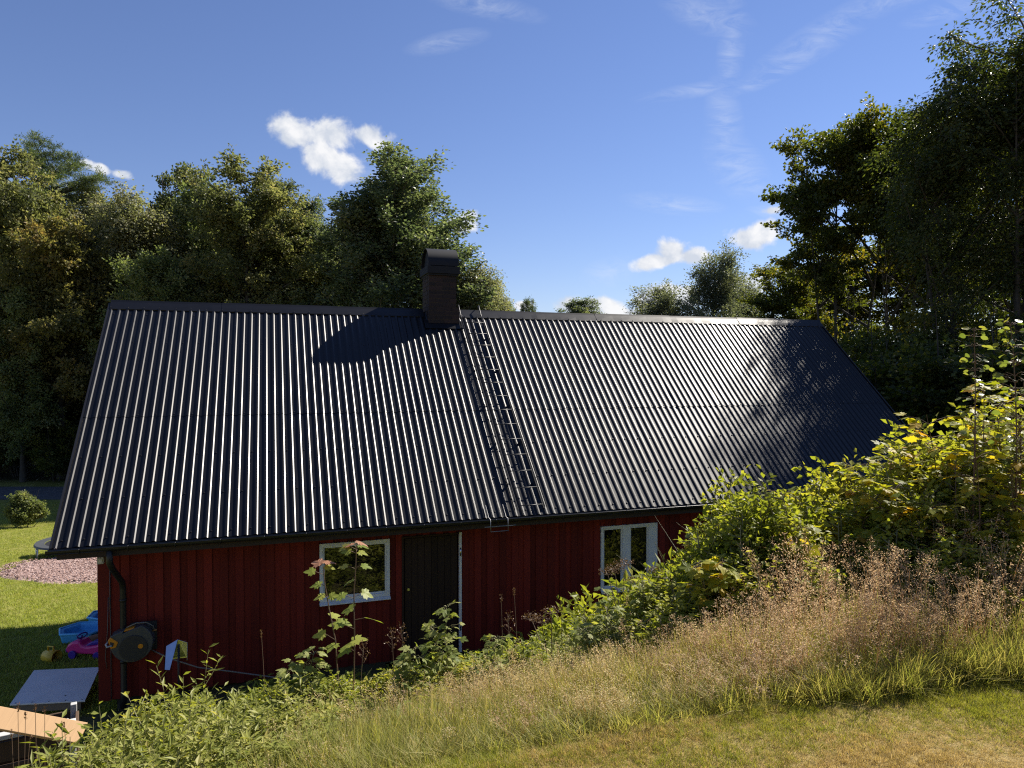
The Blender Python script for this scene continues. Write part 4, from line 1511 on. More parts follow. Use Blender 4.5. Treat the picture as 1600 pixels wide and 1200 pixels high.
kind('pine', 6, 22, 0.30, [(0, 0, 16.5, 3.8, 4.4, 3), (1.6, 0, 19.0, 2.8, 2.4, 1.8), (-1.8, 0, 15, 3.0, 2.6, 1.4), (0, 0, 20.8, 2.2, 1.6, 1.2)], 115, 12, 40, (0.22, 0.035), L_PINE, M_DBARK, up=0.2, twig=0.65, flat=0.5, needle=True, bl=(0.45, 1.0))
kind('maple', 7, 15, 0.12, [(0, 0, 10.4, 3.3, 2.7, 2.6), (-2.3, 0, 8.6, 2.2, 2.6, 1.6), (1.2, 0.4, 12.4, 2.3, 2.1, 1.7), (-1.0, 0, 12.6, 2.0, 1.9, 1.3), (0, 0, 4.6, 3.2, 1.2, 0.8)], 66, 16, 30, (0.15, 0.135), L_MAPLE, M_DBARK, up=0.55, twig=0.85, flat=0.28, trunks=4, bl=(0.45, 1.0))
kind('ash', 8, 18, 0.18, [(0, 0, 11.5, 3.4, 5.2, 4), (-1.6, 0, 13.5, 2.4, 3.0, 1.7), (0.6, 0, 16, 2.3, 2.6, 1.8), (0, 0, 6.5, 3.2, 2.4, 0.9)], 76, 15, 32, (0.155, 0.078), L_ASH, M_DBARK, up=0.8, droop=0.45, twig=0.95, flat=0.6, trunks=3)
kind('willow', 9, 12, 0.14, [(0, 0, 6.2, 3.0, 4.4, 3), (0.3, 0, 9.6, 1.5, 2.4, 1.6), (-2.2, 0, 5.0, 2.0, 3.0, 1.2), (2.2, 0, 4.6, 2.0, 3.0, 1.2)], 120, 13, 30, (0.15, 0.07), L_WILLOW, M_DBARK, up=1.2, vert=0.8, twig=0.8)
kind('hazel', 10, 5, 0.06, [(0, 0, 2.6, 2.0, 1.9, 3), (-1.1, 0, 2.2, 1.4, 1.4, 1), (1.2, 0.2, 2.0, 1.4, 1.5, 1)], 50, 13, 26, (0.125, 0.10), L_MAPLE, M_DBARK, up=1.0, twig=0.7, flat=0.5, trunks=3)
kind('bramble', 12, 1.15, 0.015, [(0, 0, 0.75, 0.5, 0.6, 3), (-0.25, 0, 0.55, 0.4, 0.45, 1), (0.3, 0, 0.6, 0.4, 0.5, 1), (0.1, 0, 1.2, 0.28, 0.35, 1)], 64, 8, 11, (0.060, 0.042), L_WEED, M_STEM, up=1.0, twig=0.2, flat=0.5, trunks=3)
kind('shrub', 11, 1.9, 0.03, [(0, 0, 0.95, 0.75, 0.75, 3), (-0.35, 0, 0.8, 0.5, 0.6, 1), (0.4, 0, 0.7, 0.5, 0.5, 1), (-0.2, 0, 1.4, 0.35, 0.4, 1)], 70, 9, 20, (0.10, 0.07), L_GREEN, M_DBARK, up=0.9, twig=0.26, trunks=3)
BUILT_TREES = []


def tree(name, kd, px, Y, hscale=1.0, top=None, wscale=None, rz=0.0, label=None, cat='tree', group=None, X=None, tilt=0.0):
    """px: where the trunk stands in the photo's width; Y: metres away; top: height of the top in the photo"""
    x = (px - 800) / 1106.7 * Y if X is None else X
    z = float(gz(x, Y))
    tm, cm = KINDS[kd]
    Hm = {'aspen': 20.3, 'oak': 19.8, 'birch': 20.2, 'yellow_oak': 14, 'green_tree': 16.2, 'pine': 22.6, 'maple': 14.8, 'ash': 18.7, 'willow': 12.4, 'hazel': 4.7, 'shrub': 1.9, 'bramble': 1.55}[kd]
    if top is not None:
        H = EYE + (579.3 - top) / 1106.7 * Y - z
        hscale = H / Hm
    ws = hscale if wscale is None else wscale
    E_ = empty(name, (x, Y, z), rz)
    E_.scale = (ws, ws, hscale)
    E_.rotation_euler = (0, tilt, rz)
    o = link(bpy.data.objects.new('trunk', tm), E_)
    o = link(bpy.data.objects.new('crown', cm), E_)
    tag(E_, label, cat, group)
    BUILT_TREES.append(E_)
    return E_


# left wood across the road
tree('pine_tree', 'pine', 78, 62, top=212, wscale=1.3, rz=0.4, label='dark pine topping the wood at the far left')
tree('deciduous_tree', 'oak', 5, 57, top=228, rz=1.2, wscale=1.25, label='tall olive-green tree cut off by the left picture edge')
tree('oak_tree', 'yellow_oak', 95, 54, top=342, rz=0.2, wscale=1.3, label='yellowing broad tree below the dark pine')
tree('chestnut_tree', 'green_tree', 35, 53, top=425, rz=2.0, wscale=1.0, label='dull green tree with coarse leaves and a pale trunk at the left edge')
tree('birch_tree', 'birch', 205, 58, top=266, rz=0.5, wscale=1.5, label='grey-olive drooping birch left of the olive oak')
tree('birch_tree', 'green_tree', 245, 53.5, top=368, rz=1.5, wscale=1.15, label='brighter green tree low above the left end of the ridge')
tree('deciduous_tree', 'oak', 278, 64, top=248, rz=2.2, wscale=1.15, label='dark green treetop between the drooping birch and the olive oak')
tree('oak_tree', 'oak', 392, 56, top=247, rz=0.0, wscale=1.3, label='big rounded olive oak left of the aspen, trunk behind the ridge')
tree('oak_tree', 'oak', 440, 60, top=268, rz=3.6, wscale=0.8, label='olive oak shoulder right behind the big rounded oak')
tree('birch_tree', 'birch', 150, 63, top=256, rz=4.0, wscale=1.2, label='grey-olive birch between the dark pine and the drooping birch')
tree('deciduous_tree', 'green_tree', 325, 61, top=256, rz=0.8, wscale=1.2, label='dark green tree touching the left side of the big rounded oak')
tree('aspen_sapling', 'aspen', 492, 58, top=303, rz=2.6, wscale=0.75, label='slim grey-green tree squeezed between the oak and the tall aspen')
tree('aspen_tree', 'aspen', 614, 54, top=226, rz=0.0, wscale=1.8, X=None, label='tall dense aspen standing behind the brick chimney')
tree('birch_tree', 'birch', 738, 55, top=394, rz=1.0, wscale=1.0, label='pale green birch peeping out right of the chimney')
tree('birch_tree', 'birch', 764, 58, top=432, rz=2.4, wscale=0.85, label='small birch top just right of the birch by the chimney')
tree('young_tree', 'green_tree', 791, 60, top=456, rz=0.3, wscale=0.5, label='tiny treetop over the ridge above the roof ladder')
tree('young_tree', 'aspen', 826, 60, top=462, rz=1.3, wscale=0.33, label='small pointed treetop right of the roof ladder top')
tree('young_tree', 'aspen', 915, 62, top=462, rz=2.0, wscale=0.9, label='small clump of treetop alone over the middle of the ridge')
tree('willow_tree', 'willow', 1112, 55, top=371, rz=0.0, wscale=1.25, label='grey-green spired willow behind the right half of the ridge')
tree('willow_tree', 'willow', 1035, 56, top=428, rz=1.7, wscale=1.45, label='low grey-green willow left of the spired willow')
tree('willow_tree', 'willow', 1160, 60, top=410, rz=3.0, wscale=1.2, label='grey-green treetop between the spired willow and the maples')
# shrubs and back rows that close the wood
for i, (px, Y, top, kd, ws) in enumerate([(-60, 60, 230, 'oak', 1.0), (-150, 56, 240, 'birch', 1.2), (150, 70, 300, 'green_tree', 1.3), (330, 70, 300, 'birch', 1.2), (450, 68, 330, 'oak', 0.9), (30, 72, 250, 'birch', 1.3),
                                          (540, 70, 330, 'green_tree', 1.2), (680, 68, 420, 'green_tree', 1.0), (-260, 60, 260, 'green_tree', 1.3), (240, 76, 330, 'green_tree', 1.4)]):
    tree('forest_tree', kd, px, Y, top=top, rz=i * 1.1, wscale=ws, label='dark tree deep in the wood behind the front row of trees', group='trees deep in the wood')
for i, px in enumerate([-120, -40, 30, 85, 140, 190, 250, 320, 400, 470, 545, 620, 700]):
    tree('roadside_bush', 'hazel', px, 53.2 + (i % 3) * 0.8, hscale=0.85 + 0.3 * ((i * 7) % 5) / 4, wscale=1.2, rz=i * 1.7, label='dark bush at the wood edge across the road', cat='bush', group='bushes along the far road edge')
for i, (px, Y, hs) in enumerate([(40, 64, 1.7), (90, 62, 1.6), (130, 66, 1.8), (170, 62, 1.6), (-20, 66, 1.8), (0, 60, 1.5), (230, 64, 1.7), (300, 64, 1.7), (70, 70, 2.0), (150, 72, 2.0)]):
    tree('understorey_bush', 'hazel', px, Y, hscale=hs, wscale=hs * 1.3, rz=i * 1.3, label='tall dark bush filling the shade between the far trunks', cat='bush', group='bushes between the far trunks')
# right-hand wood
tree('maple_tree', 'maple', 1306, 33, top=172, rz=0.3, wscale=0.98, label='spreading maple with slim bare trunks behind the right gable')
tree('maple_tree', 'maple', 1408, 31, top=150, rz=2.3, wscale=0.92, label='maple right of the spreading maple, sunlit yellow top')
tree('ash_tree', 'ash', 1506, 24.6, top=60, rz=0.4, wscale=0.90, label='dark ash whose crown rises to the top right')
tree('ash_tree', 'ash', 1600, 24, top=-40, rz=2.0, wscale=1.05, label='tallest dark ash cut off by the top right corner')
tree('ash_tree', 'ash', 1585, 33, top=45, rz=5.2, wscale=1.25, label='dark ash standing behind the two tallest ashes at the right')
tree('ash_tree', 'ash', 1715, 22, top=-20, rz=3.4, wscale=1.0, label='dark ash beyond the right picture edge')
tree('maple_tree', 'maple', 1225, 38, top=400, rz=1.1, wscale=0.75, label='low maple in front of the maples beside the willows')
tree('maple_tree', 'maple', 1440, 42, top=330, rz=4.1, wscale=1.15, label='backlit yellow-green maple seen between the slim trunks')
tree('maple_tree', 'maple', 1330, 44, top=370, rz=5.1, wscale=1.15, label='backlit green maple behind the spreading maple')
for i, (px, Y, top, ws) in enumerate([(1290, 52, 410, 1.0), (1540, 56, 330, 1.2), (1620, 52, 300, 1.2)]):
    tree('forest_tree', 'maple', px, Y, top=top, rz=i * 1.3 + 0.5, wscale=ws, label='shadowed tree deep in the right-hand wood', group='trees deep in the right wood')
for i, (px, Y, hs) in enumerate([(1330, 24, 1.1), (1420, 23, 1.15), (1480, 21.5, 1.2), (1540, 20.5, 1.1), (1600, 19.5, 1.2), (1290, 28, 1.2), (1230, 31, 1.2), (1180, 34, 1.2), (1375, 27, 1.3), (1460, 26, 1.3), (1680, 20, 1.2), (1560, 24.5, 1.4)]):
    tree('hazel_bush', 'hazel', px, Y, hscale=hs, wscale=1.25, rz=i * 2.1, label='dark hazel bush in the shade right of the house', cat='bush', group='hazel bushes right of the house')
# trees behind the viewer, seen in the window panes only
for i, (X, Y, h) in enumerate([(-9, -9, 0.5), (-3.5, -11, 0.55), (3, -10, 0.5), (8, -8, 0.5), (-15, -6, 0.5), (14, -10, 0.55)]):
    tree('hillside_tree', ('oak', 'maple', 'green_tree')[i % 3], 0, Y, hscale=h, X=X, rz=i * 1.9, label='green hillside tree mirrored in the window panes', group='trees mirrored in the window')
tree('garden_bush', 'shrub', 35, 34.5, hscale=1.0, wscale=1.0, rz=0.6, label='small rounded bush alone on the lawn at the far left', cat='bush')


# ---- leaf shapes for the plants close by (each large leaf its own piece)
def palmate_leaf(name, m, size=1.0, seed=0, cup=0.12):
    """five-lobed leaf, petiole base at the origin, tip along +Y, unit length 1"""
    r = np.random.default_rng(seed)
    half = [(0.0, 0.0), (0.17, -0.07), (0.36, -0.03), (0.30, 0.10), (0.56, 0.26), (0.44, 0.34), (0.50, 0.52), (0.27, 0.50), (0.22, 0.62), (0.17, 0.78), (0.0, 1.0)]
    V = [(0, 0.25, 0.0)]
    pts = half + [(-x, y) for x, y in reversed(half[1:-1])]
    for x, y in pts:
        d = math.hypot(x, y - 0.25)
        z = -cup * d * d * 1.3 + 0.10 * abs(x) * (1 - y) + r.normal(0, 0.012)
        V.append((x * (1 + r.normal(0, .04)), y + r.normal(0, .015), z))
    n = len(pts)
    V = np.array(V) * size
    F = np.array([(0, 1 + i, 1 + (i + 1) % n) for i in range(n)])
    return np_mesh(name, V, F, m, smooth=False)


def oval_leaf(name, m, size=1.0, wd=0.6, seed=0):
    r = np.random.default_rng(seed)
    L = [(0.0, 0.0), (0.36, 0.15), (0.5, 0.42), (0.40, 0.72), (0.16, 0.93), (0.0, 1.0)]
    mid = [(0, 0, 0), (0, 0.35, 0.0), (0, 0.7, -0.02), (0, 1.0, -0.08)]
    V = list(mid)
    R_ = [(x * wd, y, 0.10 * x + r.normal(0, 0.012)) for x, y in L[1:-1]]
    Lf = [(-x, y, z) for x, y, z in R_]
    V += R_ + Lf
    F = [(0, 4, 5, 1), (1, 5, 6, 2), (2, 6, 7, 3), (0, 1, 9, 8), (1, 2, 10, 9), (2, 3, 11, 10)]
    return np_mesh(name, np.array(V) * size, np.array(F), m, smooth=False)


def place_leaf(me, parent, p, ax, nrm, s):
    """leaf with its base at p, pointing along ax"""
    y = Vector(ax).normalized()
    z = Vector(nrm)
    z = (z - y * z.dot(y))
    z = z.normalized() if z.length > 1e-5 else y.orthogonal().normalized()
    x = y.cross(z)
    M_ = Matrix((x, y, z)).transposed().to_4x4()
    M_.translation = Vector(p)
    o = bpy.data.objects.new('leaf', me)
    o.matrix_basis = M_ @ Matrix.Scale(s, 4)
    link(o, parent)
    return o


SAP = [palmate_leaf('leaf', L_SAPL, 1, s_, 0.10 + 0.05 * s_) for s_ in range(4)]
SYC = [palmate_leaf('leaf', L_SYC, 1, 10 + s_, 0.15 + 0.05 * s_) for s_ in range(3)]
PNK = palmate_leaf('leaf', L_PINK, 1, 21, 0.2)
ORG = palmate_leaf('leaf', L_ORANGE, 1, 22, 0.25)
CUR = [palmate_leaf('leaf', L_CURRANT, 1, 30 + s_, 0.25) for s_ in range(3)]
RND = [oval_leaf('leaf', L_ROUND, 1, 0.8, 40 + s_) for s_ in range(3)]


def pix(px, py, d):
    """photo point at d metres ahead -> world"""
    a = R(1.073)
    v = Vector(((px - 800) / 1106.7, 1.0, (600 - py) / 1106.7))
    y = v.y * math.cos(a) + v.z * math.sin(a)
    z = -v.y * math.sin(a) + v.z * math.cos(a)
    k_ = d / y
    return Vector((v.x * k_, d, EYE + z * k_))


def sapling(name, x, y, h, seed, label, cat='sapling', group=None, leaves=SAP, ls=(0.055, 0.10), nstem=2, nbr=7, tilt=0.35, smat=None, lpb=6, spread=0.5, tipbias=0.3, maxleaf=290, sink=0.0):
    r = np.random.default_rng(seed)
    zb = float(gz(x, y)) - 0.03
    E_ = empty(name, (x, y, zb))
    tag(E_, label, cat, group)
    stems = Acc()
    cnt = 0
    for q in range(nstem):
        ph = r.uniform(0, 6.28)
        ln = r.uniform(0.05, 0.32) * h * spread
        hh = h * (1.0 if q == 0 else r.uniform(0.65, 0.95))
        end = np.array([math.cos(ph) * ln * (0.5 if q == 0 else 1.3), math.sin(ph) * ln * (0.5 if q == 0 else 1.3), hh])
        mid = np.array([end[0] * 0.2, end[1] * 0.2, hh * 0.55]) + r.normal(0, 0.045 * h, 3)
        path = bez(np.array([r.normal(0, .03), r.normal(0, .03), 0.0]), mid, end, 9)
        V, F = np_tube(path, 0.004 + 0.0028 * h, 0.002, 5)
        stems.add(V, F)
        for b in range(nbr):
            t = 0.28 + 0.72 * ((b + r.uniform(0, 1)) / nbr) ** (1 - tipbias)
            p = (1 - t) ** 2 * path[0] + 2 * t * (1 - t) * mid + t * t * end
            a0 = r.uniform(0, 6.28)
            for side in range(2):
                a1 = a0 + side * math.pi + r.normal(0, .3)
                bl_ = spread * h * 0.36 * (1.15 - t * 0.8) * r.uniform(0.5, 1.2)
                dr = np.array([math.cos(a1), math.sin(a1), r.uniform(0.10, 0.6)])
                e = p + dr * bl_
                V, F = np_tube(bez(p, p + dr * bl_ * 0.5 + np.array([0, 0, 0.03]), e, 4), 0.004, 0.0018, 3)
                stems.add(V, F)
                for l in range(lpb):
                    if cnt >= maxleaf:
                        break
                    f = 0.25 + 0.8 * l / max(1, lpb - 1)
                    pp = p + (e - p) * min(f, 1.0)
                    la = a1 + r.choice([-1, 1]) * r.uniform(0.3, 1.3) if l < lpb - 1 else a1
                    pet = r.uniform(0.02, 0.05)
                    ax = np.array([math.cos(la), math.sin(la), r.normal(-0.12, 0.22)])
                    q0 = pp + ax * pet + np.array([0, 0, 0.01])
                    V, F = np_tube(np.stack([pp, q0]), 0.0015, 0.0012, 3)
                    stems.add(V, F)
                    nr = np.array([r.normal(0, tilt), r.normal(0, tilt), 1.0])
                    place_leaf(leaves[int(r.integers(len(leaves)))], E_, q0, ax, nr, r.uniform(*ls))
                    cnt += 1
    me = stems.mesh('stem', smat or M_RSTEM, True)
    link(bpy.data.objects.new('stem', me), E_)
    return E_


def sap_at(px, pytop, d, seed, label, **kw):
    p = pix(px, pytop, d)
    h = p.z - float(gz(p.x, p.y))
    return sapling(kw.pop('name', 'maple_sapling'), p.x, p.y, h, seed, label, **kw)


# maple saplings on the right, yellow-green flat leaves
sap_at(1215, 755, 5.9, 101, 'low yellow-green maple sapling in front of the lower roof edge', nstem=3, nbr=8)
sap_at(1150, 800, 5.7, 102, 'leafy maple sapling right of the double window', nstem=3, nbr=7)
sap_at(1275, 745, 6.2, 103, 'small maple sapling under the middle of the lower right roof', nstem=3, nbr=7)
sap_at(1375, 690, 5.6, 104, 'yellow-green maple sapling reaching over the lower right roof corner', nstem=3, nbr=9, spread=0.6)
sap_at(1455, 640, 5.4, 105, 'tall maple sapling with long outstretched twig at the right', nstem=3, nbr=10, spread=0.6)
sap_at(1530, 600, 5.2, 106, 'bushiest yellow maple sapling near the right picture edge', nstem=4, nbr=10, spread=0.55)
sap_at(1600, 590, 5.4, 107, 'maple sapling half cut off by the right picture edge', nstem=4, nbr=10, spread=0.55)
sap_at(1500, 700, 4.8, 108, 'lower dark green maple sapling behind the pink grass at the right', nstem=4, nbr=9, spread=0.6)
sap_at(1415, 745, 5.0, 109, 'rounded maple sapling behind the tallest pink grass', nstem=4, nbr=9, spread=0.6)
sap_at(1320, 780, 5.3, 110, 'spreading low maple sapling between two taller ones', nstem=4, nbr=8, spread=0.6)
sap_at(1580, 720, 4.7, 111, 'dense maple sapling low at the right picture edge', nstem=4, nbr=9, spread=0.6)
sap_at(1180, 830, 5.2, 112, 'low maple sapling nearest the double window', nstem=4, nbr=8, spread=0.7)
sap_at(1240, 815, 5.0, 113, 'low maple sapling just above the tan seed heads', nstem=4, nbr=8, spread=0.7)
sap_at(1330, 720, 6.0, 114, 'maple sapling standing before the lower roof corner', nstem=4, nbr=9, spread=0.6)
sap_at(1130, 860, 4.9, 115, 'smallest maple sapling among weeds right of the window', nstem=4, nbr=7, spread=0.8)
sap_at(1440, 700, 5.6, 116, 'maple sapling behind the rounded one, leaves yellowing', nstem=4, nbr=9, spread=0.6)
sap_at(1560, 660, 5.6, 117, 'maple sapling just left of the tallest round-leaved shoot', nstem=4, nbr=9, spread=0.6)
# slender shoots with small round leaves
sap_at(1520, 505, 4.9, 120, 'slender upright shoot with small round leaves, left of the tallest one', name='aspen_shoot', leaves=RND, ls=(0.035, 0.055), nstem=1, nbr=22, lpb=2, spread=0.10, tilt=0.9, tipbias=0.1)
sap_at(1580, 500, 4.8, 121, 'tallest round-leaved shoot at the right picture edge', name='aspen_shoot', leaves=RND, ls=(0.04, 0.06), nstem=2, nbr=26, lpb=3, spread=0.16, tilt=0.9, tipbias=0.1)
sap_at(1275, 735, 5.8, 122, 'thin twiggy shoot standing up against the dark lower roof', name='aspen_shoot', leaves=RND, ls=(0.02, 0.035), nstem=1, nbr=14, lpb=3, spread=0.12, tilt=0.9)


# the two-stemmed sycamore seedling before the single-pane window
def seedling():
    d = 5.4
    base = pix(548, 1075, d)
    gzb = float(gz(base.x, base.y))
    E_ = empty('sycamore_seedling', (base.x, base.y, gzb))
    tag(E_, 'two-stemmed sycamore seedling with pinkish tip leaves before the single-pane window', 'sapling')
    st_ = Acc()
    spec = [
        ([(553, 1060), (554, 1000), (553, 930), (556, 880), (557, 848)],
         [(557, 846, 0.14, 'p', 0.3), (552, 850, 0.13, 'p', 2.6), (560, 852, 0.13, 's', -0.2), (545, 853, 0.12, 's', 3.3), (560, 862, 0.11, 's', 0.1), (548, 861, 0.11, 's', 3.0), (565, 883, 0.12, 's', 0.4), (543, 884, 0.11, 's', 2.9),
          (553, 905, 0.13, 's', 3.9), (566, 925, 0.14, 's', 0.7), (540, 930, 0.16, 's', 2.8), (552, 950, 0.17, 's', 2.4), (572, 965, 0.19, 's', 0.6), (535, 975, 0.16, 's', 2.9), (550, 1000, 0.17, 's', 0.3), (556, 1005, 0.18, 's', 2.5), (545, 1012, 0.16, 's', 4.2)]),
        ([(528, 1060), (524, 1000), (514, 950), (508, 915), (505, 885)],
         [(503, 880, 0.14, 'p', 2.4), (506, 878, 0.13, 'p', 0.4), (508, 885, 0.11, 's', 0.2), (492, 893, 0.12, 's', 3.2), (502, 912, 0.13, 's', 3.0), (507, 930, 0.12, 's', 3.4), (514, 932, 0.11, 's', 0.3), (516, 962, 0.14, 's', 1.2), (528, 970, 0.16, 's', 0.2), (508, 990, 0.14, 's', 3.2), (524, 1005, 0.15, 's', 4.4)])]
    r = np.random.default_rng(5)
    for path, lv in spec:
        pts = []
        for i, (a, b) in enumerate(path):
            p = pix(a, b, d) - E_.location
            pts.append(np.array(p))
        pts.insert(0, np.array([0.0, 0.0, -0.03]))
        pts = np.array(pts)
        V, F = np_tube(pts, 0.007, 0.003, 6)
        st_.add(V, F)
        for px, py, s, kd, an in lv:
            p = np.array(pix(px, py, d + r.normal(0, .06)) - E_.location)
            ax = np.array([math.cos(an), math.sin(an) * 0.6 - 0.15, r.normal(-0.12, 0.15)])
            # petiole from the stem
            zc = p[2]
            sx = np.interp(zc - 0.02, pts[:, 2], pts[:, 0])
            sy = np.interp(zc - 0.02, pts[:, 2], pts[:, 1])
            V, F = np_tube(np.stack([np.array([sx, sy, zc - 0.025]), p]), 0.0025, 0.002, 4)
            st_.add(V, F)
            me = {'p': PNK, 'o': ORG, 's': SYC[int(r.integers(3))]}[kd]
            nr = np.array([r.normal(0, .3), r.normal(-.22, .25), 1.0])
            place_leaf(me, E_, p, ax, nr, s * 0.74)
    link(bpy.data.objects.new('stem', st_.mesh('stem', M_RSTEM, True)), E_)


seedling()
sap_at(700, 940, 5.0, 130, 'crinkle-leaved bushy sapling growing before the dark door', name='currant_sapling', leaves=CUR, ls=(0.04, 0.075), nstem=3, nbr=10, lpb=3, spread=0.32, tilt=0.6, smat=M_STEM)
sap_at(655, 1000, 4.8, 131, 'low crinkle-leaved sapling left of the one before the door', name='currant_sapling', leaves=CUR, ls=(0.04, 0.075), nstem=3, nbr=7, lpb=4, spread=0.5, tilt=0.6, smat=M_STEM)
sap_at(480, 1020, 5.2, 132, 'broad-leaved weed at the foot of the sycamore seedling', name='sycamore_sapling', leaves=CUR, ls=(0.045, 0.08), nstem=3, nbr=6, lpb=4, spread=0.5, tilt=0.6, smat=M_STEM)
sap_at(770, 985, 4.9, 133, 'crinkle-leaved sapling right of the dark door', name='currant_sapling', leaves=CUR, ls=(0.035, 0.06), nstem=3, nbr=7, lpb=4, spread=0.5, tilt=0.6, smat=M_STEM)
sap_at(940, 925, 5.0, 134, 'raspberry-like leafy bush below the double window', name='bramble_bush', leaves=CUR, ls=(0.035, 0.065), nstem=5, nbr=8, lpb=5, spread=0.6, tilt=0.6, smat=M_STEM)
sap_at(1010, 900, 5.2, 135, 'leafy bush under the right half of the double window', name='bramble_bush', leaves=CUR, ls=(0.035, 0.06), nstem=5, nbr=8, lpb=5, spread=0.6, tilt=0.6, smat=M_STEM)
sap_at(1085, 835, 5.6, 136, 'leafy bush right of the double window under the eave', name='bramble_bush', leaves=SAP[:2] + CUR, ls=(0.04, 0.07), nstem=5, nbr=8, lpb=5, spread=0.55, tilt=0.6, smat=M_STEM)
sap_at(225, 1150, 4.6, 137, 'pale broad-leaved weed low at the left among narrow shoots', name='sycamore_sapling', leaves=SYC, ls=(0.06, 0.12), nstem=3, nbr=4, lpb=4, spread=0.6, tilt=0.6, smat=M_STEM)


# leafy bushes filling the bank between the saplings
BUSH = [(1120, 800, 5.6), (1160, 745, 5.9), (1205, 745, 5.4), (1250, 735, 6.1), (1290, 750, 5.5), (1335, 735, 5.9), (1225, 770, 5.7), (1140, 790, 5.3), (1185, 800, 5.2), (1240, 800, 5.2), (1375, 760, 5.3), (1420, 740, 5.7), (1460, 770, 5.0), (1500, 730, 5.5), (1545, 740, 5.0), (1590, 720, 5.3),
        (1100, 880, 5.1), (1150, 870, 4.9), (1210, 880, 4.8), (1270, 870, 4.8), (1310, 850, 5.0), (1430, 830, 4.7), (1490, 830, 4.6), (1550, 820, 4.6), (1600, 810, 4.7), (1060, 890, 5.3), (1020, 930, 5.0), (1080, 930, 4.7)]
BUSH += [(1350, 720, 6.0), (1390, 700, 5.9), (1430, 680, 6.0), (1470, 665, 5.9), (1510, 650, 5.8), (1550, 640, 5.9), (1595, 630, 5.8), (1400, 730, 5.4), (1450, 715, 5.3), (1520, 690, 5.3), (1570, 680, 5.2), (1480, 700, 5.6), (1300, 760, 5.8), (1340, 800, 5.2), (1385, 800, 5.0)]
for i, (px, py, d) in enumerate(BUSH):
    p = pix(px, py, d)
    h = (p.z - float(gz(p.x, p.y))) / 1.55
    tree('leafy_bush', 'bramble', 0, d, hscale=h, wscale=max(0.75, h * 0.9), X=p.x, rz=i * 1.9, label='leafy yellow-green bush in the thicket right of the double window', cat='bush', group='bushes in the thicket on the bank')


# ---- narrow-leaved shoots crowding the bank (things), built from four source plants
def shoot_meshes(seed, h=1.0, nst=5, leafL=0.07, leafW=0.017, spread=0.16):
    r = np.random.default_rng(seed)
    sa, fa = Acc(), Acc()
    for q in range(nst):
        ph = r.uniform(0, 6.28)
        hh = h * r.uniform(0.6, 1.0)
        end = np.array([math.cos(ph), math.sin(ph), 0]) * spread * r.uniform(0.3, 1.6) + np.array([0, 0, hh])
        b0 = np.array([r.normal(0, .05), r.normal(0, .05), -0.05])
        mid = b0 + (end - b0) * 0.5 + r.normal(0, 0.035, 3)
        path = bez(b0, mid, end, 7)
        V, F = np_tube(path, 0.005, 0.0018, 4)
        sa.add(V, F)
        nl = int(34 * hh / 1.0)
        t = np.linspace(0.18, 1.0, nl) + r.normal(0, .01, nl)
        P = (1 - t)[:, None] ** 2 * b0 + (2 * t * (1 - t))[:, None] * mid + (t ** 2)[:, None] * end
        # side twigs
        for k_ in range(4):
            tt = r.uniform(0.35, 0.85)
            p0 = (1 - tt) ** 2 * b0 + 2 * tt * (1 - tt) * mid + tt * tt * end
            a = r.uniform(0, 6.28)
            e2 = p0 + np.array([math.cos(a) * .8, math.sin(a) * .8, 0.75]) * r.uniform(0.12, 0.26) * h
            V, F = np_tube(np.stack([p0, (p0 + e2) / 2 + r.normal(0, .01, 3), e2]), 0.003, 0.0012, 3)
            sa.add(V, F)
            s_ = np.linspace(0.2, 1, 11)[:, None]
            P = np.concatenate([P, p0 + (e2 - p0) * s_])
        n = len(P)
        a = np.arange(n) * 2.4 + r.normal(0, .3, n)
        A = np.stack([np.cos(a), np.sin(a), r.uniform(0.0, 1.0, n)], 1)
        N = np.stack([-np.cos(a) * .5, -np.sin(a) * .5, np.ones(n)], 1) + r.normal(0, .35, (n, 3))
        L = leafL * r.uniform(0.6, 1.25, n)
        V, F = leaf_quads(P, A, N, L, L * leafW / leafL * r.uniform(.8, 1.3, n), 0.2)
        fa.add(V, F, np.clip(r.normal(0.45, 0.22, n), 0, 1))
    return sa.mesh('stem', M_STEM, True), fa.mesh('foliage', L_SHOOT)


SHOOTS = [shoot_meshes(200 + s_, 1.0, 5, 0.085, 0.022) for s_ in range(3)] + [shoot_meshes(210, 1.0, 6, 0.06, 0.024, 0.2), shoot_meshes(211, 1.0, 4, 0.10, 0.022, 0.12)]


def shoot_at(px, py, d, k_, rz, label, group):
    p = pix(px, py, d)
    zb = float(gz(p.x, p.y))
    h = max(0.25, p.z - zb)
    E_ = empty('leafy_shoot', (p.x, p.y, zb), rz)
    ws = 0.55 + 0.45 * h
    E_.scale = (ws, ws, h)
    link(bpy.data.objects.new('stem', SHOOTS[k_][0]), E_)
    link(bpy.data.objects.new('foliage', SHOOTS[k_][1]), E_)
    tag(E_, label, 'shoot', group)


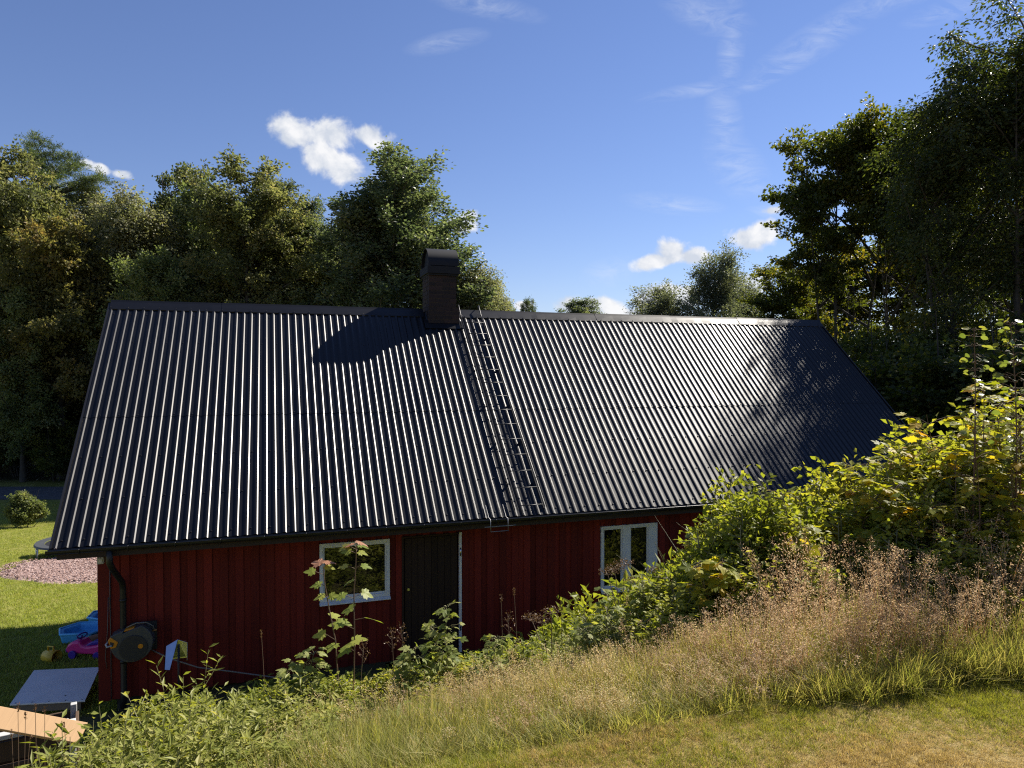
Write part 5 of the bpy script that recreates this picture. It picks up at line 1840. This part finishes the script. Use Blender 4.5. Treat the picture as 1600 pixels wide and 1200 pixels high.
top_line = [(150, 1150), (200, 1110), (250, 1075), (300, 1050), (350, 1060), (400, 1065), (450, 1055), (500, 1045), (560, 1065), (620, 1060), (680, 1050), (740, 1010), (800, 995), (850, 985), (900, 965), (960, 935), (1040, 900), (1120, 860)]
tlx, tly = zip(*top_line)
r_ = np.random.default_rng(77)
for i in range(74):
    px = 150 + 530 * (i + r_.uniform(0, 1)) / 74
    d = r_.uniform(4.2, 6.4)
    py = np.interp(px, tlx, tly) + abs(r_.normal(0, 22)) + (6.4 - d) * 26 - 8
    shoot_at(px, py, d, int(r_.integers(5)), r_.uniform(0, 6.28), 'narrow-leaved green shoot crowding the bank below the red wall', 'narrow-leaved shoots on the bank')
for i in range(46):
    px = 90 + 430 * (i + r_.uniform(0, 1)) / 46
    d = r_.uniform(3.5, 4.6)
    py = 1185 - 70 * (d - 3.5) / 1.1 - 25 * (px > 200) - r_.uniform(0, 40)
    shoot_at(px, py, d, int(r_.integers(5)), r_.uniform(0, 6.28), 'narrow-leaved green shoot low at the bottom left near the viewer', 'low narrow-leaved shoots at the bottom left')
for px, py, d, k_, lab in [(235, 1042, 5.6, 4, 'taller bare-based shoot rising before the hose reel'), (287, 1020, 5.5, 0, 'tallest shoot with twiggy top under the metal hood'), (372, 1050, 5.6, 2, 'upright shoot right of the metal hood')]:
    shoot_at(px, py, d, k_, 1.0, lab, None)
for i in range(30):
    px = 760 + 420 * (i + r_.uniform(0, 1)) / 30
    d = r_.uniform(4.9, 6.0)
    py = np.interp(px, tlx, tly) + abs(r_.normal(0, 18)) + (6.0 - d) * 20
    shoot_at(px, py, d, 3, r_.uniform(0, 6.28), 'small-leaved weed in the thicket under the double window', 'weeds under the double window')


for i, (px, py, d) in enumerate([(170, 1130, 5.4), (235, 1098, 5.5), (320, 1085, 5.3), (395, 1080, 5.6), (450, 1070, 5.2), (520, 1050, 5.4), (590, 1060, 5.1), (640, 1040, 5.3), (270, 1150, 4.6), (360, 1135, 4.7), (430, 1125, 4.5), (510, 1110, 4.6), (580, 1105, 4.5), (730, 1030, 5.0), (810, 1010, 4.9), (690, 1060, 4.7)]):
    p = pix(px, py, d)
    h = (p.z - float(gz(p.x, p.y))) / 1.55
    tree('leafy_weed', 'bramble', 0, d, hscale=h, wscale=max(0.55, h * 0.95), X=p.x, rz=i * 2.3, label='broader-leaved yellow-green weed among the narrow-leaved shoots', cat='weed', group='broad-leaved weeds among the shoots')


# dried umbels before the double window
def umbel(px, py, d, seed, label):
    r = np.random.default_rng(seed)
    p = pix(px, py, d)
    zb = float(gz(p.x, p.y))
    h = p.z - zb
    E_ = empty('dried_umbel', (p.x, p.y, zb))
    tag(E_, label, 'dried plant', None)
    sa, fa = Acc(), Acc()
    for q in range(3):
        a0 = r.uniform(0, 6.28)
        t0 = np.array([0, 0, h * (0.72 + .1 * q)])
        top = np.array([math.cos(a0) * .10 * q, math.sin(a0) * .10 * q, h * (1.0 - .06 * q)])
        V, F = np_tube(bez(np.array([0, 0, -.05]), t0 * .6, top, 6), 0.006, 0.003, 5)
        sa.add(V, F)
        for k_ in range(14):
            a = k_ * 2.4
            rad = 0.075 * math.sqrt((k_ + 1) / 14)
            e = top + np.array([math.cos(a) * rad, math.sin(a) * rad, 0.045 - rad * .25])
            V, F = np_tube(np.stack([top, e]), 0.0012, 0.001, 3)
            sa.add(V, F)
            P = e + r.normal(0, .010, (9, 3))
            A = r.normal(0, 1, (9, 3))
            V, F = leaf_quads(P, A, r.normal(0, 1, (9, 3)), np.full(9, .013), np.full(9, .008))
            fa.add(V, F, r.uniform(0, 1, 9))
    link(bpy.data.objects.new('stem', sa.mesh('stem', M_RSTEM, True)), E_)
    link(bpy.data.objects.new('seed_head', fa.mesh('seed_head', L_DRIED)), E_)


umbel(975, 884, 5.5, 1, 'brown dried umbel before the left sash of the double window')
umbel(1025, 896, 5.6, 2, 'brown dried umbel before the right sash of the double window')
umbel(862, 960, 5.2, 3, 'lone dried umbel before the red wall left of the double window')


# ------------------------------------------------------------------ grass (stuff, instanced tufts)
def tuft_mesh(name, seed, nb, h, wd, rad, m, bend=0.5, tint=(0.4, 0.25), seg=3):
    r = np.random.default_rng(seed)
    a = r.uniform(0, 6.28, nb)
    rr = rad * np.sqrt(r.uniform(0, 1, nb))
    B = np.stack([rr * np.cos(a), rr * np.sin(a), np.full(nb, -0.01)], 1)
    dr = a + r.normal(0, 0.9, nb)
    D = np.stack([np.cos(dr), np.sin(dr)], 1)
    hh = h * r.uniform(0.45, 1.1, nb)
    bn = bend * r.uniform(0.1, 1.0, nb)
    side = np.stack([-D[:, 1], D[:, 0], np.zeros(nb)], 1)
    V = []
    for k_ in range(seg + 1):
        t = k_ / seg
        c = B + np.concatenate([D * (bn * hh * t * t)[:, None], (hh * (t - 0.25 * bn * t * t))[:, None]], 1)
        ww = wd * (1 - t) ** 0.7 + 0.0004
        V += [c - side * ww / 2, c + side * ww / 2]
    V = np.stack(V, 1)           # nb, 2*(seg+1), 3
    n = 2 * (seg + 1)
    F = []
    for k_ in range(seg):
        F.append(np.stack([np.arange(nb) * n + 2 * k_, np.arange(nb) * n + 2 * k_ + 1, np.arange(nb) * n + 2 * k_ + 3, np.arange(nb) * n + 2 * k_ + 2], 1))
    tn = np.clip(r.normal(tint[0], tint[1], nb), 0, 1)
    return np_mesh(name, V.reshape(-1, 3), np.concatenate(F), m, np.tile(tn, seg))


def panicle_mesh(name, seed, ns, h, rad, headlen=0.2, dens=60, m=None):
    """clump of fine stems, each with an airy seed head"""
    r = np.random.default_rng(seed)
    ac = Acc()
    Vs, Fs, Ts = [], [], []
    for q in range(ns):
        a = r.uniform(0, 6.28)
        b = np.array([rad * r.normal(0, .5), rad * r.normal(0, .5), 0])
        hh = h * r.uniform(0.7, 1.05)
        lean_ = r.uniform(0.05, 0.30) * hh
        end = b + np.array([math.cos(a) * lean_, math.sin(a) * lean_, hh])
        mid = b + np.array([math.cos(a) * lean_ * .2, math.sin(a) * lean_ * .2, hh * .55])
        path = bez(b, mid, end, 5)
        V, F = np_tube(path, 0.0016, 0.0008, 3)
        ac.add(V, F, np.full(len(F), r.uniform(0.3, .8)))
        hl = headlen * r.uniform(.7, 1.2)
        t = r.uniform(0, 1, dens)
        ax = unit3(end - path[3])
        rw = hl * 0.26 * np.sin(np.pi * np.clip(t * .85 + .12, 0, 1)) * r.uniform(0.1, 1, dens)
        aa = r.uniform(0, 6.28, dens)
        P = end - ax * hl * (1 - t)[:, None] + np.stack([np.cos(aa) * rw, np.sin(aa) * rw, rw * 0.6], 1)
        A = np.stack([np.cos(aa), np.sin(aa), r.uniform(.2, 1.4, dens)], 1)
        V, F = leaf_quads(P, A, r.normal(0, 1, (dens, 3)), np.full(dens, 0.011) * r.uniform(.7, 1.4, dens), np.full(dens, 0.0042), 0.0)
        ac.add(V, F, np.clip(r.normal(.5, .22, dens), 0, 1))
    return ac.mesh(name, m or L_PANICLE)


def scatter(name, pts, rot, scl, idx, sources, label=None):
    """one object: points carrying tufts as geometry-node instances"""
    me = bpy.data.meshes.new(name)
    me.vertices.add(len(pts))
    me.vertices.foreach_set('co', np.asarray(pts, dtype=np.float32).ravel())
    for nm, tp, dat in (('rot', 'FLOAT_VECTOR', rot), ('scl', 'FLOAT_VECTOR', scl), ('idx', 'INT', idx)):
        at = me.attributes.new(nm, tp, 'POINT')
        at.data.foreach_set('vector' if tp == 'FLOAT_VECTOR' else 'value', np.asarray(dat, dtype=np.int32 if tp == 'INT' else np.float32).ravel())
    o = link(bpy.data.objects.new(name, me))
    o['kind'] = 'stuff'
    if label:
        o['label'] = label
    ng = bpy.data.node_groups.new(name + '_nodes', 'GeometryNodeTree')
    ng.interface.new_socket('Geometry', in_out='INPUT', socket_type='NodeSocketGeometry')
    ng.interface.new_socket('Geometry', in_out='OUTPUT', socket_type='NodeSocketGeometry')
    N, Lk_ = ng.nodes, ng.links
    gi, go = N.new('NodeGroupInput'), N.new('NodeGroupOutput')
    join = N.new('GeometryNodeJoinGeometry')
    ar = N.new('GeometryNodeInputNamedAttribute')
    ar.data_type = 'FLOAT_VECTOR'
    ar.inputs[0].default_value = 'rot'
    e2r = N.new('FunctionNodeEulerToRotation')
    Lk_.new(ar.outputs[0], e2r.inputs[0])
    asx = N.new('GeometryNodeInputNamedAttribute')
    asx.data_type = 'FLOAT_VECTOR'
    asx.inputs[0].default_value = 'scl'
    ai = N.new('GeometryNodeInputNamedAttribute')
    ai.data_type = 'INT'
    ai.inputs[0].default_value = 'idx'
    for i, me_s in enumerate(sources):
        src = bpy.data.objects.new(name + '_tuft', me_s)
        oi = N.new('GeometryNodeObjectInfo')
        oi.inputs['Object'].default_value = src
        oi.inputs['As Instance'].default_value = True
        cp = N.new('FunctionNodeCompare')
        cp.data_type = 'INT'
        cp.operation = 'EQUAL'
        Lk_.new(ai.outputs[0], cp.inputs[2])
        cp.inputs[3].default_value = i
        ip = N.new('GeometryNodeInstanceOnPoints')
        Lk_.new(gi.outputs[0], ip.inputs['Points'])
        Lk_.new(cp.outputs[0], ip.inputs['Selection'])
        Lk_.new(oi.outputs['Geometry'], ip.inputs['Instance'])
        Lk_.new(e2r.outputs[0], ip.inputs['Rotation'])
        Lk_.new(asx.outputs[0], ip.inputs['Scale'])
        Lk_.new(ip.outputs[0], join.inputs[0])
    Lk_.new(join.outputs[0], go.inputs[0])
    md = o.modifiers.new('tufts', 'NODES')
    md.node_group = ng
    return o


def place(n, x, y, tilt, s0, s1, nsrc, r, zoff=0.0, hs=None):
    z = gz(x, y) + zoff
    rot = np.stack([r.normal(0, tilt, n), r.normal(0, tilt, n), r.uniform(0, 6.28, n)], 1)
    s = r.uniform(s0, s1, n)
    scl = np.stack([s, s, s if hs is None else s * hs], 1)
    return np.stack([x, y, z], 1), rot, scl, r.integers(0, nsrc, n)


def in_st(n, s0, s1, t0, t1, r):
    s = r.uniform(s0, s1, n)
    t = r.uniform(t0, t1, n)
    return CORNER[0] + DN[0] * s + D1[0] * t, CORNER[1] + DN[1] * s + D1[1] * t, s, t


rr = np.random.default_rng(9)
# mown dry lawn round the viewer
src = [tuft_mesh('lawn_tuft', 300 + i, 30, 0.036, 0.0026, 0.05, L_LAWN, 1.3, (0.45, 0.28), 2) for i in range(4)] + [tuft_mesh('green_lawn_tuft', 305 + i, 30, 0.040, 0.0028, 0.05, L_LAWNG, 1.1, (0.45, 0.28), 2) for i in range(3)]
x, y, s, t = in_st(70000, 8.4, 10.6, 0.0, 9.6, rr)
kp = (y > 1.9)
x, y, s, t = x[kp], y[kp], s[kp], t[kp]
P_, rot_, scl_, idx_ = place(len(x), x, y, 0.3, 0.65, 1.3, 4, rr)
gmix = 0.10 + 0.50 * np.sin(x * 1.9 + 0.7) * np.cos(y * 2.7) + 0.25 * np.sin(x * 5.1 - y * 3.3) + 0.9 * (1 - sstep(9.0, 9.6, s - 0.1 * (t - 4))) - 0.35
grn = rr.uniform(0, 1, len(x)) < gmix
idx_ = np.where(grn, 4 + rr.integers(0, 3, len(x)), idx_)
scl_ = scl_ * (0.75 + 0.35 * np.clip(lump(x * 3.1, y * 3.1), -1, 1))[:, None]
scatter('lawn_grass', P_, rot_, scl_, idx_, src)
# rough green grass on the edge of the bank
src = [tuft_mesh('grass_tuft', 310 + i, 34, 0.32, 0.0042, 0.06, L_GRASS, 0.6, (0.42, 0.26), 3) for i in range(4)]
x, y, s, t = in_st(13500, 6.4, 9.5, 1.0, 10.6, rr)
edge = 8.72 + 0.115 * (t - 2.74) + 0.13 * lump(x * 2.1, y * 2.1)
kp = (s < edge) & (rr.uniform(0, 1, len(x)) < 0.12 + 0.88 * sstep(1.9, 3.3, t))
x, y, s, t, edge = x[kp], y[kp], s[kp], t[kp], edge[kp]
hs = 0.4 + 0.75 * (1 - sstep(-0.75, 0.0, s - edge))
hs = hs * (0.85 + 0.45 * sstep(3.6, 5.4, t))
scatter('rough_grass', *place(len(x), x, y, 0.2, 0.75, 1.25, 4, rr, hs=hs), src)
# straw-coloured fine bents and pink seed heads
src = [panicle_mesh('seed_grass', 320 + i, 9, 0.72, 0.10, 0.20, 62) for i in range(4)]
x, y, s, t = in_st(3600, 6.8, 8.95, 3.0, 10.4, rr)
den = rr.uniform(0, 1, len(x)) < np.clip(0.18 + 0.82 * sstep(3.7, 5.0, t), 0, 1) * np.clip(0.60 + 0.65 * lump(x * 2.2, y * 2.2), 0.05, 1)
x, y, s, t = x[den], y[den], s[den], t[den]
kp = s < 8.5 + 0.115 * (t - 2.74)
x, y, s, t = x[kp], y[kp], s[kp], t[kp]
hs = (0.45 + 0.62 * sstep(4.3, 5.7, t)) * (1 - 0.35 * sstep(8.2, 8.8, s)) * rr.uniform(0.72, 1.12, len(x))
scatter('seed_head_grass', *place(len(x), x, y, 0.12, 0.75, 1.15, 4, rr, hs=hs), src)
src = [panicle_mesh('straw_grass', 330 + i, 8, 0.52, 0.10, 0.15, 34, L_STRAW) for i in range(3)] + [tuft_mesh('straw_tuft', 335, 22, 0.42, 0.003, 0.07, L_GRASS, 0.5, (0.8, 0.15), 3)]
x, y, s, t = in_st(3000, 6.7, 9.0, 2.4, 7.6, rr)
kp = rr.uniform(0, 1, len(x)) < np.clip(0.68 + 0.5 * lump(x * 2.3 + 2, y * 2.3), 0.1, 1)
x, y, s, t = x[kp], y[kp], s[kp], t[kp]
edge = 8.45 + 0.115 * (t - 2.74)
kp = (s < edge) & (rr.uniform(0, 1, len(x)) < 0.15 + 0.85 * sstep(2.9, 4.2, t))
x, y, s, t, edge = x[kp], y[kp], s[kp], t[kp], edge[kp]
hs = (0.58 + 0.36 * rr.uniform(0, 1, len(x))) * (1 - 0.5 * sstep(-0.8, 0.0, s - edge))
scatter('straw_grass', *place(len(x), x, y, 0.15, 0.7, 1.15, 4, rr, hs=hs), src)


# low leafy ground cover on the bank
def weed_mesh(name, seed, n, rad, h, leaf, m):
    r = np.random.default_rng(seed)
    a = r.uniform(0, 6.28, n)
    rr_ = rad * np.sqrt(r.uniform(0, 1, n))
    z = h * r.uniform(0.05, 1, n) * (1 - 0.5 * (rr_ / rad) ** 2)
    P = np.stack([rr_ * np.cos(a), rr_ * np.sin(a), z], 1)
    b = r.uniform(0, 6.28, n)
    A = np.stack([np.cos(b), np.sin(b), r.normal(.15, .4, n)], 1)
    N = r.normal(0, .5, (n, 3)) + np.array([0, 0, 1.0])
    V, F = leaf_quads(P, A, N, leaf * r.uniform(.6, 1.4, n), leaf * .5 * r.uniform(.6, 1.4, n))
    return np_mesh(name, V, F, m, np.clip(r.normal(.42, .22, n), 0, 1))


src = [weed_mesh('weed', 340 + i, 150, 0.22, 0.42, 0.055 + 0.01 * i, L_WEED) for i in range(4)]
x, y, s, t = in_st(1700, 0.9, 7.9, -0.5, 15.5, rr)
hs = 0.55 + 0.8 * sstep(4.5, 8.0, t) + 0.15 * rr.normal(0, 1, len(x))
hs = np.clip(hs, 0.3, 2.0) * (1 - 0.5 * sstep(7.0, 7.9, s))
scatter('undergrowth', *place(len(x), x, y, 0.15, 0.8, 1.4, 4, rr, hs=hs), src)
x, y, s, t = in_st(700, 3.0, 7.3, 6.0, 12.5, rr)
hs = 1.2 + 1.0 * rr.uniform(0, 1, len(x))
scatter('thicket', *place(len(x), x, y, 0.2, 0.9, 1.5, 4, rr, hs=hs), src)
# lawn by the gable and down to the road
src = [tuft_mesh('far_tuft', 350 + i, 16, 0.07, 0.010, 0.10, L_FARLAWN, 0.9, (0.45, 0.28), 2) for i in range(3)]
n_ = 40000
yy2 = 10.5 + 34.5 * rr.uniform(0, 1, n_) ** 1.4
xx2 = yy2 * rr.uniform(-1.0, -0.45, n_)
kp = (((xx2 - gc[0]) / 4.0) ** 2 + ((yy2 - gc[1]) / 2.9) ** 2 > 1.0)
s2, t2 = st(xx2, yy2)
kp &= t2 < 0.3
xx2, yy2 = xx2[kp], yy2[kp]
scatter('mown_grass', *place(len(xx2), xx2, yy2, 0.2, 0.7, 1.4, 3, rr), src)
# pebbles on the gravel bed
pb = MB()
for j in range(6):
    pass
ic = [(math.cos(a) * 1.0, math.sin(a) * 0.8, 0) for a in [k_ * math.pi / 3 for k_ in range(6)]]
pv = [(0, 0, 0.55)] + ic + [(0, 0, -0.5)]
pf = [(0, 1 + k_, 1 + (k_ + 1) % 6) for k_ in range(6)] + [(7, 1 + (k_ + 1) % 6, 1 + k_) for k_ in range(6)]
M_PEB = leaf_mat('pebble', [(0.0, (0.17, 0.10, 0.085)), (0.5, (0.30, 0.20, 0.17)), (1, (0.44, 0.33, 0.30))], 0.0, 0.9, src='rand')
pm = np_mesh('pebble', np.array(pv) * 0.03, np.array(pf), M_PEB)
a = rr.uniform(0, 6.28, 5000)
q_ = np.sqrt(rr.uniform(0, 1, 5000))
px_ = gc[0] + 3.9 * q_ * np.cos(a)
py_ = gc[1] + 2.8 * q_ * np.sin(a)
scatter('gravel_stones', *place(5000, px_, py_, 0.5, 0.6, 1.5, 1, rr, 0.075), [pm])


# thin dead stalks in front of the wall and at the lower left
def stalk(px, py, d, seed, label, group, head='bud'):
    r = np.random.default_rng(seed)
    p = pix(px, py, d)
    zb = float(gz(p.x, p.y))
    E_ = empty('dry_stalk', (p.x, p.y, zb))
    tag(E_, label, 'stalk', group)
    h = p.z - zb
    ac = Acc()
    l = r.normal(0, .03, 2)
    V, F = np_tube(bez(np.array([-l[0], -l[1], -.03]), np.array([-l[0], -l[1], h * .5]), np.array([0, 0, h]), 6), 0.0035, 0.0015, 5)
    ac.add(V, F)
    link(bpy.data.objects.new('stem', ac.mesh('stem', M_RSTEM, True)), E_)
    fa = Acc()
    if head == 'bud':
        n = 26
        z = h - r.uniform(0, .055, n)
        P = np.stack([r.normal(0, .004, n), r.normal(0, .004, n), z], 1)
        V, F = leaf_quads(P, r.normal(0, .5, (n, 3)) + np.array([0, 0, 1]), r.normal(0, 1, (n, 3)), np.full(n, .014), np.full(n, .006))
        fa.add(V, F, r.uniform(0, 1, n))
    else:
        sa2 = Acc()
        for k_ in range(12):
            z0 = h * (1 - .18 * k_ / 12)
            a = k_ * 2.4
            e = np.array([math.cos(a) * (.02 + .003 * k_), math.sin(a) * (.02 + .003 * k_), z0 + .02])
            V, F = np_tube(np.stack([np.array([0, 0, z0 - .02]), e]), 0.001, 0.0008, 3)
            sa2.add(V, F)
            P = e + r.normal(0, .006, (5, 3))
            V, F = leaf_quads(P, r.normal(0, 1, (5, 3)), r.normal(0, 1, (5, 3)), np.full(5, .014), np.full(5, .009))
            fa.add(V, F, r.uniform(0, 1, 5))
        link(bpy.data.objects.new('branchlets', sa2.mesh('branchlets', M_RSTEM, True)), E_)
    link(bpy.data.objects.new('seed_head', fa.mesh('seed_head', L_DRIED)), E_)


for i, (px, py, d) in enumerate([(28, 1100, 4.6), (40, 1112, 4.6), (55, 1100, 4.6), (70, 1105, 4.6), (18, 1140, 4.5), (100, 1130, 4.6), (47, 1150, 4.5)]):
    stalk(px, py, d, i, 'thin dry grass stalk in front of the slatted bin', 'dry stalks before the bin')
for i, (px, py, d, lb) in enumerate([(408, 985, 5.4, 'lone thin stalk before the red wall right of the metal hood'), (612, 985, 5.2, 'brown seeded stalk left of the dark door'), (627, 978, 5.2, 'brown seeded stalk at the left door jamb'), (568, 1005, 5.2, 'brown seeded stalk right of the sycamore seedling'),
                                     (783, 930, 5.2, 'tall pale stalk before the red wall right of the door'), (803, 920, 5.2, 'second tall stalk further right of the door'), (795, 960, 5.2, 'short brown stalk between the two tall pale stalks'), (876, 940, 5.2, 'thin bent stalk left of the double window')]):
    stalk(px, py, d, 60 + i, lb, None, 'bud' if i in (0, 4, 5, 7) else 'seed')
